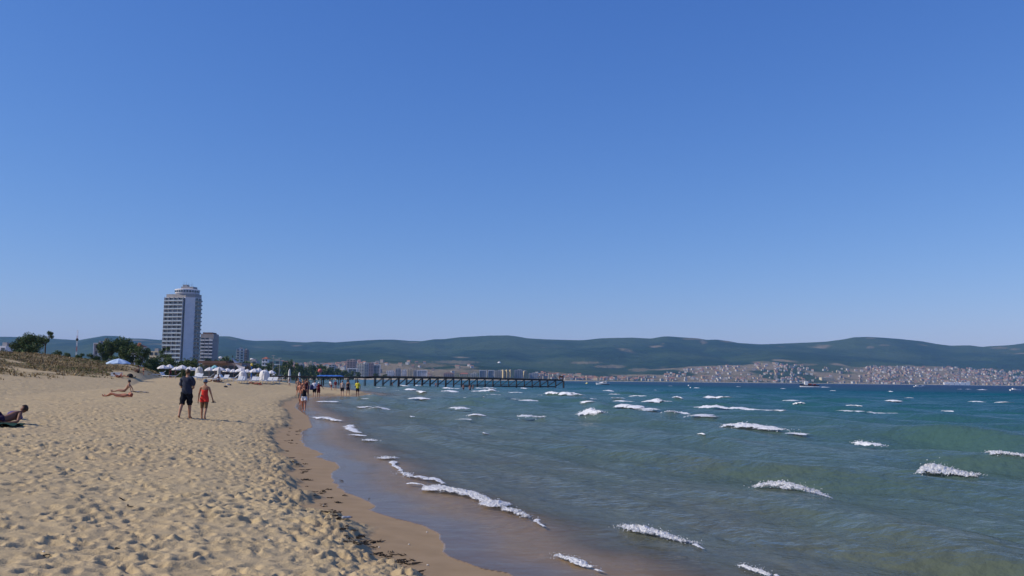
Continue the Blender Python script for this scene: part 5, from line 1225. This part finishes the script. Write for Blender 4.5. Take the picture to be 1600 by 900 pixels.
def towel(p, sx, sy, rz, m, label, seed=1):
    r = random.Random(seed); vs = []; fs = []; n, k = 12, 8
    for i in range(n + 1):
        for j in range(k + 1):
            x, y = (i / n - .5) * sx, (j / k - .5) * sy; ca, sa = math.cos(rz), math.sin(rz); wx, wy = x * ca - y * sa, x * sa + y * ca
            vs.append((wx, wy, h1(p.x + wx, p.y + wy) - p.z + .075 + .03 * math.sin(i * 1.3 + seed) * math.cos(j * 1.1)))
    q = len(vs); vs += [(a, b, c - .02) for a, b, c in vs]
    for i in range(n):
        for j in range(k): a = i * (k + 1) + j; fs += [(a, a + k + 1, a + k + 2, a + 1), (q + a + 1, q + a + k + 2, q + a + k + 1, q + a)]
    mb = MB(); mb.add(vs, fs); o = mb.build('towel', m, None, True, p); tag(o, label, 'towel'); return o
towel(GG(-4, 666, 8), 1.1, .9, .2, mat('dark green towel', (.02, .055, .04), .95, .2, 6, .1), 'dark green towel under the sunbather at the left edge', 2)
pb = GG(22, 656, 8); mb = MB(); rr = random.Random(3)
mb.loft([[(.22 * k * math.cos(a) * (1 + .12 * math.sin(3 * a + i)), .17 * k * math.sin(a), z * .75 + .02 * math.sin(4 * a)) for a in [math.pi * q / 8 for q in range(16)]] for i, (k, z) in enumerate(((.9, 0), (1.05, .06), (1, .16), (.8, .27), (.45, .33), (.1, .34)))])
o = mb.build('beach_bag', mat('purple cloth', (.10, .085, .20), .9, .25, 8, .1), None, True, pb); tag(o, 'slumped purple grey bag behind the head of the left sunbather', 'bag')
p = GG(195, 613.5, 8); sl = person(p, recline('lean'), 1.78, PI / 2 + .1, 'sunbather sitting up on straight arms with legs stretched left', skin='tan', clothes=(('bikini_bottom', 'bikini_bottom', (.05, .03, .03)),), female=True, hat=('dark cap', (.03, .035, .045), 'none'))
towel(GG(218, 613.6, 8), 1.2, .5, .1, mat('blue grey towel', (.16, .17, .20), .95, .2, 6, .1), 'blue grey towel right of the sitting sunbather', 4)
p = GG(186, 621, 8); person(p, recline('lie'), 1.72, PI / 2 + .05, 'sunbather lying on the back with feet left in front of the sitting one', skin='red', clothes=(('bikini_bottom', 'bikini_bottom', (.25, .05, .04)), ('bikini_top', 'bikini_top', (.12, .04, .04))), female=True, hair=('red hair', (.30, .07, .035)))
p = GG(203, 620.5, 8); mb = MB(); mb.ell((0, 0, .1), (.17, .13, .13), 12, 8); mb.tube((-.1, 0, .2), (0, 0, .3), .015, .015, 5); mb.tube((0, 0, .3), (.1, 0, .2), .015, .015, 5); o = mb.build('beach_bag', mat('coral cloth', (.55, .14, .10), .9, .2, 8), None, True, p); tag(o, 'coral red round bag at the head of the lying sunbather', 'bag')
# under the blue parasol and beside the dune
p = GG(187, 590.5, 20); person(p, recline('knee'), 1.7, PI - .3, 'person lying with a raised leg in the shade of the blue parasol', skin='red', clothes=(('trunks', 'trunks', (.02, .02, .025)),))
p = GG(182, 589, 20); mb = MB(); mb.box((0, 0, .22), (1.0, .5, .4)); mb.box((0, 0, .44), (1.04, .54, .06)); o = mb.build('cool_box', M_plas, None, False, p); tag(o, 'white box standing under the blue parasol', 'box')
p = GG(203, 590.5, 20); mb = MB(); mb.ell((0, 0, .2), (.34, .25, .26), 12, 8); mb.tube((-.15, 0, .4), (.15, 0, .4), .03, .03, 6); o = mb.build('backpack', mat('black nylon', (.012, .012, .014), .7, .2, 8), None, True, p); tag(o, 'black bag lying on open sand right of the blue parasol', 'bag')
walker(224, 586.5, 12.5, standing(8, 4, -10, 8, ra=(20, 60, 10)), 2.6, 'bare chested person standing by the dune gap right of the blue parasol', skin='red', clothes=(('trunks', 'trunks', (.03, .03, .05)),))
p = GG(216.5, 583.5, 20); person(p, recline('sit'), 1.75, 2.4, 'person sitting at the dune gap left of the standing one', skin='dark', clothes=(('shirt', 'tank', (.10, .13, .11)), ('trunks', 'trunks', (.03, .03, .03))))
p = GG(341.5, 597, 20); person(p, recline('sit'), 1.75, 1.2, 'dark sitting sunbather in front of the folded parasol', skin='dark', clothes=(('trunks', 'trunks', (.02, .02, .02)),))
p = GG(337, 597.2, 20); person(p, recline('lie'), 1.75, PI / 2, 'dark sunbather lying left of the sitting one by the folded parasol', skin='dark', clothes=(('trunks', 'trunks', (.02, .02, .03)),))
p = GG(397, 600.5, 20); person(p, recline('lie'), 1.75, PI / 2, 'sunbather lying below the loungers with a red towel at the head', skin='red', clothes=(('trunks', 'trunks', (.02, .015, .015)),))
towel(GG(403, 600.6, 20), .9, .6, 0, mat('red towel', (.55, .07, .05), .95, .2, 6, .1), 'red towel at the head of the lying sunbather near the big booth', 5)
for i, (px, py, c, lb) in enumerate(((352, 605.5, (.05, .05, .06), 'dark shoes bundle lying on open sand below the folded parasol'), (355.5, 602, (.5, .5, .5), 'pale bundle lying on open sand left of the red towel'), (358, 602, (.1, .09, .09), 'small dark bag beside the pale bundle on open sand'))):
    p = GG(px, py, 20); mb = MB(); mb.ell((0, 0, .08), (.17, .13, .12), 10, 6); mb.ell((.15, .04, .06), (.1, .1, .09), 8, 5); o = mb.build('bundle', mat('bundle%d cloth' % i, c, .9, .2, 6), None, True, p); tag(o, lb, 'bundle')
# ---- people between the parasols
for px, py, h_, hd, sk, c, lb in ((266, 590.5, 13, 1, 'red', (.10, .02, .03), 'person standing in dark red shirt under the left parasols'), (274, 590.8, 12, 2.5, 'dark', (.05, .03, .04), 'person standing in dark shirt under the third parasol'),
        (354, 592, 12.5, .5, 'dark', (.02, .02, .03), 'person in black standing under the parasol below the restaurant'), (389, 595.5, 14, 2, 'tan', (.09, .12, .05), 'person in olive shirt standing near the flag pole'), (402.5, 597, 14, 3.6, 'tan', (.30, .26, .10), 'person in mustard shirt standing left of the big booth'), (366.5, 593.5, 11, 1, 'dark', (.03, .05, .05), 'person in dark teal shirt standing in the middle gap of the parasols')):
    walker(px, py, h_, standing(4, 3, -6, 4), hd, lb, skin=sk, clothes=(('shirt', 'tee', c), ('shorts', 'shorts', (.03, .03, .04))))
# ---- walkers along the water
JA = standing(18, 4, -16, 14, la=(-12, 18, 9), ra=(10, 22, 9)); JA['face'] = True
walker(474.5, 643.5, 42, JA, PI + .05, 'woman in black tank top and white shorts walking toward the camera in the wash', clothes=(('shirt', 'tank', (.012, .012, .016)), ('shorts', 'trunks', (.72, .72, .74))), skin='red', hair=('brown hair', (.08, .045, .03)), female=True, fat=1.1, fingers=True, long_hair=True)
JB = standing(14, 4, -18, 16, la=(20, 30, 8), ra=(-10, 20, 8), lean=4); JB['face'] = True
walker(468.5, 634, 40, JB, PI - .1, 'bare chested sunburnt man walking just behind the woman in white shorts', clothes=(('shorts', 'shorts', (.22, .21, .19)),), skin='red', hair=('dark hair', (.035, .022, .015)))
walker(465.5, 618.5, 31, standing(-14, 10, 14, 4, la=(-22, 12, 14), ra=(10, 20, 10)), PI + .2, 'bare chested man in dark grey shorts leading the group on the dry sand', clothes=(('shorts', 'long_shorts', (.06, .065, .08)),), skin='tan', fat=1.05)
walker(476.5, 621, 32, standing(10, 4, -12, 10), PI, 'man in dark red shirt walking behind the woman in white shorts', clothes=(('shirt', 'tee', (.10, .02, .025)), ('shorts', 'shorts', (.02, .02, .03))), skin='red')
walker(472.5, 624, 30, standing(12, 5, -8, 6, la=(10, 50, 10)), PI - .2, 'woman with blond hair walking in the middle of the group', clothes=(('shirt', 'tank', (.14, .05, .03)), ('shorts', 'trunks', (.05, .02, .03))), skin='red', hair=('blond hair', (.42, .30, .13)), female=True, long_hair=True)
walker(480, 619, 29.5, standing(-8, 4, 10, 6), PI, 'bare backed man at the right rear of the group', clothes=(('shorts', 'shorts', (.05, .04, .09)),), skin='dark')
wE = walker(491, 621, 26, standing(8, 4, -9, 8), .1, 'man in white shirt and black shorts walking away with a blue backpack', clothes=(('shirt', 'tee', (.66, .66, .74)), ('shorts', 'long_shorts', (.012, .014, .016))), skin='fair')
bp_ = thing('backpack', wE.location + V3(-.30, -.12, .78 * wE.scale.x), 'dark blue backpack hanging on the left side of the man in white', 'backpack', None, .3); bp_.scale = (1.1,) * 3
mb = MB(); mb.loft([[(.19 * k * math.cos(a), .13 * k * math.sin(a), z) for a in [math.pi * q / 7 for q in range(14)]] for k, z in ((.7, 0), (1, .06), (1.05, .3), (.85, .46), (.3, .53))]); mb.build('bag', mat('navy nylon', (.02, .03, .10), .7, .2, 6), bp_, True)
mb = MB(); mb.box((0, -.13, .16), (.24, .07, .2)); mb.build('pocket', mat('navy nylon', (.02, .03, .10), .7, .2, 6), bp_)
mb = MB(); mb.tube((-.1, .12, .45), (-.1, .16, .1), .02, .02, 5); mb.tube((.1, .12, .45), (.1, .16, .1), .02, .02, 5); mb.build('strap', M_dark, bp_)
JF = standing(6, 4, -8, 6, ra=(8, 20, 48)); walker(497.5, 621, 23.5, JF, .15, 'child in dark red shirt and cap holding one arm out to the right', clothes=(('shirt', 'tee', (.16, .02, .03)), ('shorts', 'long_shorts', (.11, .03, .035))), skin='tan', hat=('white cap', (.6, .6, .6), 'cap'))
walker(517.5, 610, 16.5, standing(6, 6, -6, 8, lean=28), 2.4, 'person in white shirt bending over on the sand spit', clothes=(('shirt', 'tee', (.70, .70, .72)), ('shorts', 'shorts', (.15, .02, .04))), skin='red')
walker(524, 610, 15.5, standing(4, 6, -6, 4, lean=6), 3.4, 'person in dark red shirt next to the bending one on the spit', clothes=(('shirt', 'tee', (.20, .03, .04)), ('shorts', 'trunks', (.4, .38, .38))), skin='tan')
walker(534.5, 619.5, 26, standing(10, 4, -10, 10), .2, 'person in beige top and black shorts wading left of the pair at the spit', clothes=(('shirt', 'tank', (.52, .42, .36)), ('shorts', 'shorts', (.02, .02, .025))), skin='fair')
walker(543.5, 618.5, 25, standing(-8, 6, 12, 4), -.1, 'person in black swimsuit second from the right at the spit', clothes=(('shirt', 'tank', (.02, .015, .025)), ('shorts', 'shorts', (.02, .015, .03))), skin='tan')
walker(558.5, 620, 26, standing(4, 3, -5, 5, la=(6, 60, 14), ra=(0, 12, 14)), .1, 'person in bright yellow shirt standing at the tip of the spit', clothes=(('shirt', 'tee', (.72, .62, .06)), ('shorts', 'shorts', (.02, .015, .025))), skin='dark')
walker(452, 604, 12, standing(5, 8, -6, 10, lean=20), 1.0, 'small child in white bending near the slim closed parasol', clothes=(('shorts', 'trunks', (.7, .7, .7)),), skin='tan')
# ---- bathers
for px, py, h_, lb, sk in ((724, 611.5, 15, 'bather standing thigh deep left of the crouching one by the pier', 'red'), (739, 611, 14, 'bather with dark hair standing in white foam by the pier', 'dark'), (734.5, 612.5, 9, 'bather crouched low in the foam between two others', 'red'),
                           (613.5, 606, 12, 'left bather of two near the first braced pier bay', 'dark'), (621.5, 605.5, 12, 'right bather of two near the first braced pier bay', 'tan'), (681, 606, 9, 'lone bather under the middle of the pier', 'red'), (758, 603.5, 8, 'far bather in the shade of the pier end', 'dark')):
    w0_ = G(px, py - 2.5, .0); person(w0_ - V3(0, 0, .62), standing(4, 3, -4, 3, la=(10, 40, 20), ra=(10, 40, 20)), 1.72, rnd.uniform(0, 6), lb, skin=sk, clothes=(('trunks', 'trunks', (.03, .03, .06)),))
person(PARA_SEAT - V3(0, 0, 1.0), recline('sit'), 1.75, 0, 'tiny figure hanging below the white parasail', skin='tan', clothes=(('trunks', 'trunks', (.05, .05, .05)),))

# ================================================================== SMALL THINGS ON THE SAND
M_weed_shade = mat('weed and shade', (.028, .020, .012), .8, .4, 12, .3)  # near-black colour; in the clumps it also stands in for small shadows
rs = random.Random(21)
ys_ = []
def weed_shade_mesh(seed):
    r = random.Random(seed); mb = MB()
    for i in range(9):
        a = r.uniform(0, 6.28); x, y = r.gauss(0, .05), r.gauss(0, .05); L = r.uniform(.04, .12)
        mb.tube((x, y, .004), (x + L * math.cos(a), y + L * math.sin(a), r.uniform(.004, .03)), r.uniform(.006, .016), .004, 5)
    return mb.mesh('weed_shade_clump', M_weed_shade)
WM = [weed_shade_mesh(i) for i in range(6)]
def gz_top(x, y):
    """height of the modelled sand surface, footprints included"""
    j = int(np.clip(np.searchsorted(ya, y), 1, len(ya) - 2)); i = int(np.clip(np.searchsorted(xa, x / y), 1, len(xa) - 2)); return float(Zg[j - 1:j + 1, i - 1:i + 1].max())
SC = [(661, 897), (630, 884), (596, 866), (568, 852), (543, 838), (519.5, 803.5), (499, 782), (490, 766), (480.6, 744), (459, 726), (453, 698), (456, 676), (458, 654)]
for k in range(84):  # scraps stand partly for weed, partly for shadows of the lumpy scarp
    u = rs.random() ** .8 * (len(SC) - 1); i = min(int(u), len(SC) - 2); f_ = u - i
    px = SC[i][0] * (1 - f_) + SC[i + 1][0] * f_ + rs.gauss(2, 9); py = SC[i][1] * (1 - f_) + SC[i + 1][1] * f_ + rs.gauss(0, 5)
    p = GG(px, py, 6); s = rs.uniform(.3, .85)
    o = link('weed_shade_clump', rs.choice(WM), None, (p.x, p.y, gz_top(p.x, p.y)), rs.uniform(0, 6.28), (s * 1.2, s, s)); tag(o, 'dark scrap standing for weed and small shadows along the trodden wet sand edge', 'weed and shade', 'weed scraps and painted shadows along the wet edge')
for px, py, L, rz, nm, lb in ((205, 795, .16, -.6, 'driftwood', 'dark driftwood stick lying among the near footprints'), (193, 781, .11, .3, 'driftwood', 'short brown driftwood piece just above the dark stick'), (185, 860, .2, -.9, 'driftwood', 'thin driftwood twig poking out of the sand near the bottom left'), (72, 870, .07, -.3, 'driftwood', 'thin dark twig at the bottom left corner'),
                              (533, 753, .09, 2.9, 'dark_leaf', 'dark leaf floating on the shallow wash film'), (539, 776, .1, .2, 'dark_leaf', 'small dark leaf on the wet sand below the floating one'), (577, 780, .035, .2, 'dark_leaf', 'tiny dark leaf on the wash right of the others')):
    p = GG(px, py, 6); r = random.Random(int(px)); mb = MB(); q = Vector((-L / 2, 0, 0))
    for i in range(4):
        q2 = q + Vector((L / 4, r.gauss(0, .02), r.gauss(0, .008))); mb.tube(q, q2, L * (.085 - .014 * i), L * (.07 - .014 * i), 6); q = q2
    if nm == 'dark_leaf': mb.ell((0, 0, .002), (L / 2, L / 4, .003), 10, 4)
    o = mb.build(nm, M_weed_shade, None, False, (p.x, p.y, max(gz_top(p.x, p.y), 0) + .012)); o.rotation_euler = (0, 0, rz); tag(o, lb, 'twig' if nm == 'driftwood' else 'leaf')
p = GG(541.5, 813, 6); bt = thing('plastic_bottle', (p.x, p.y, gz_top(p.x, p.y) + .02), 'crumpled clear plastic bottle at the edge of the wet sand', 'bottle', None, .4); bt.scale = (.55, .55, .55)
mb = MB(); mb.loft([[(x, r_ * math.cos(a), r_ * math.sin(a)) for a in [math.pi * q / 6 for q in range(12)]] for x, r_ in ((-.12, .03), (-.11, .038), (-.03, .036), (0, .03), (.04, .038), (.08, .03), (.11, .014), (.125, .014))])
mb.build('bottle_body', mat('clear plastic', (.36, .38, .41), .2, .2, 20, .6), bt, True); mb = MB(); mb.tube((.125, 0, 0), (.145, 0, 0), .016, .016, 10); mb.build('cap', M_navy, bt)
M_shell = mat('white shell', (.7, .67, .6), .5, .1, 20)
for px, py in ((68, 867), (505, 791), (667, 833), (639, 852), (668, 885), (592, 857), (420, 848), (330, 770)):
    p = GG(px, py, 6); mb = MB(); mb.ell((0, 0, .006), (.013, .011, .008), 9, 5); o = mb.build('sea_shell', M_shell, None, True, (p.x, p.y, gz_top(p.x, p.y) + .002)); tag(o, 'small white sea shell lying on the near sand', 'shell', 'white shells on the sand')
# ================================================================== HAZE
hz = NT('sea haze')
hz.n.remove(hz.b)
vol = hz.node('ShaderNodeVolumePrincipled', {'Color': (0.28, 0.56, 1.0, 1), 'Density': 6e-5, 'Anisotropy': 0.0})
hz.l.new(vol.outputs[0], hz.out.inputs['Volume'])
mb = MB(); mb.box((0, 6000, 220), (26000, 13000, 452))
o = mb.build('haze', hz.m); tag(o, kind='stuff')
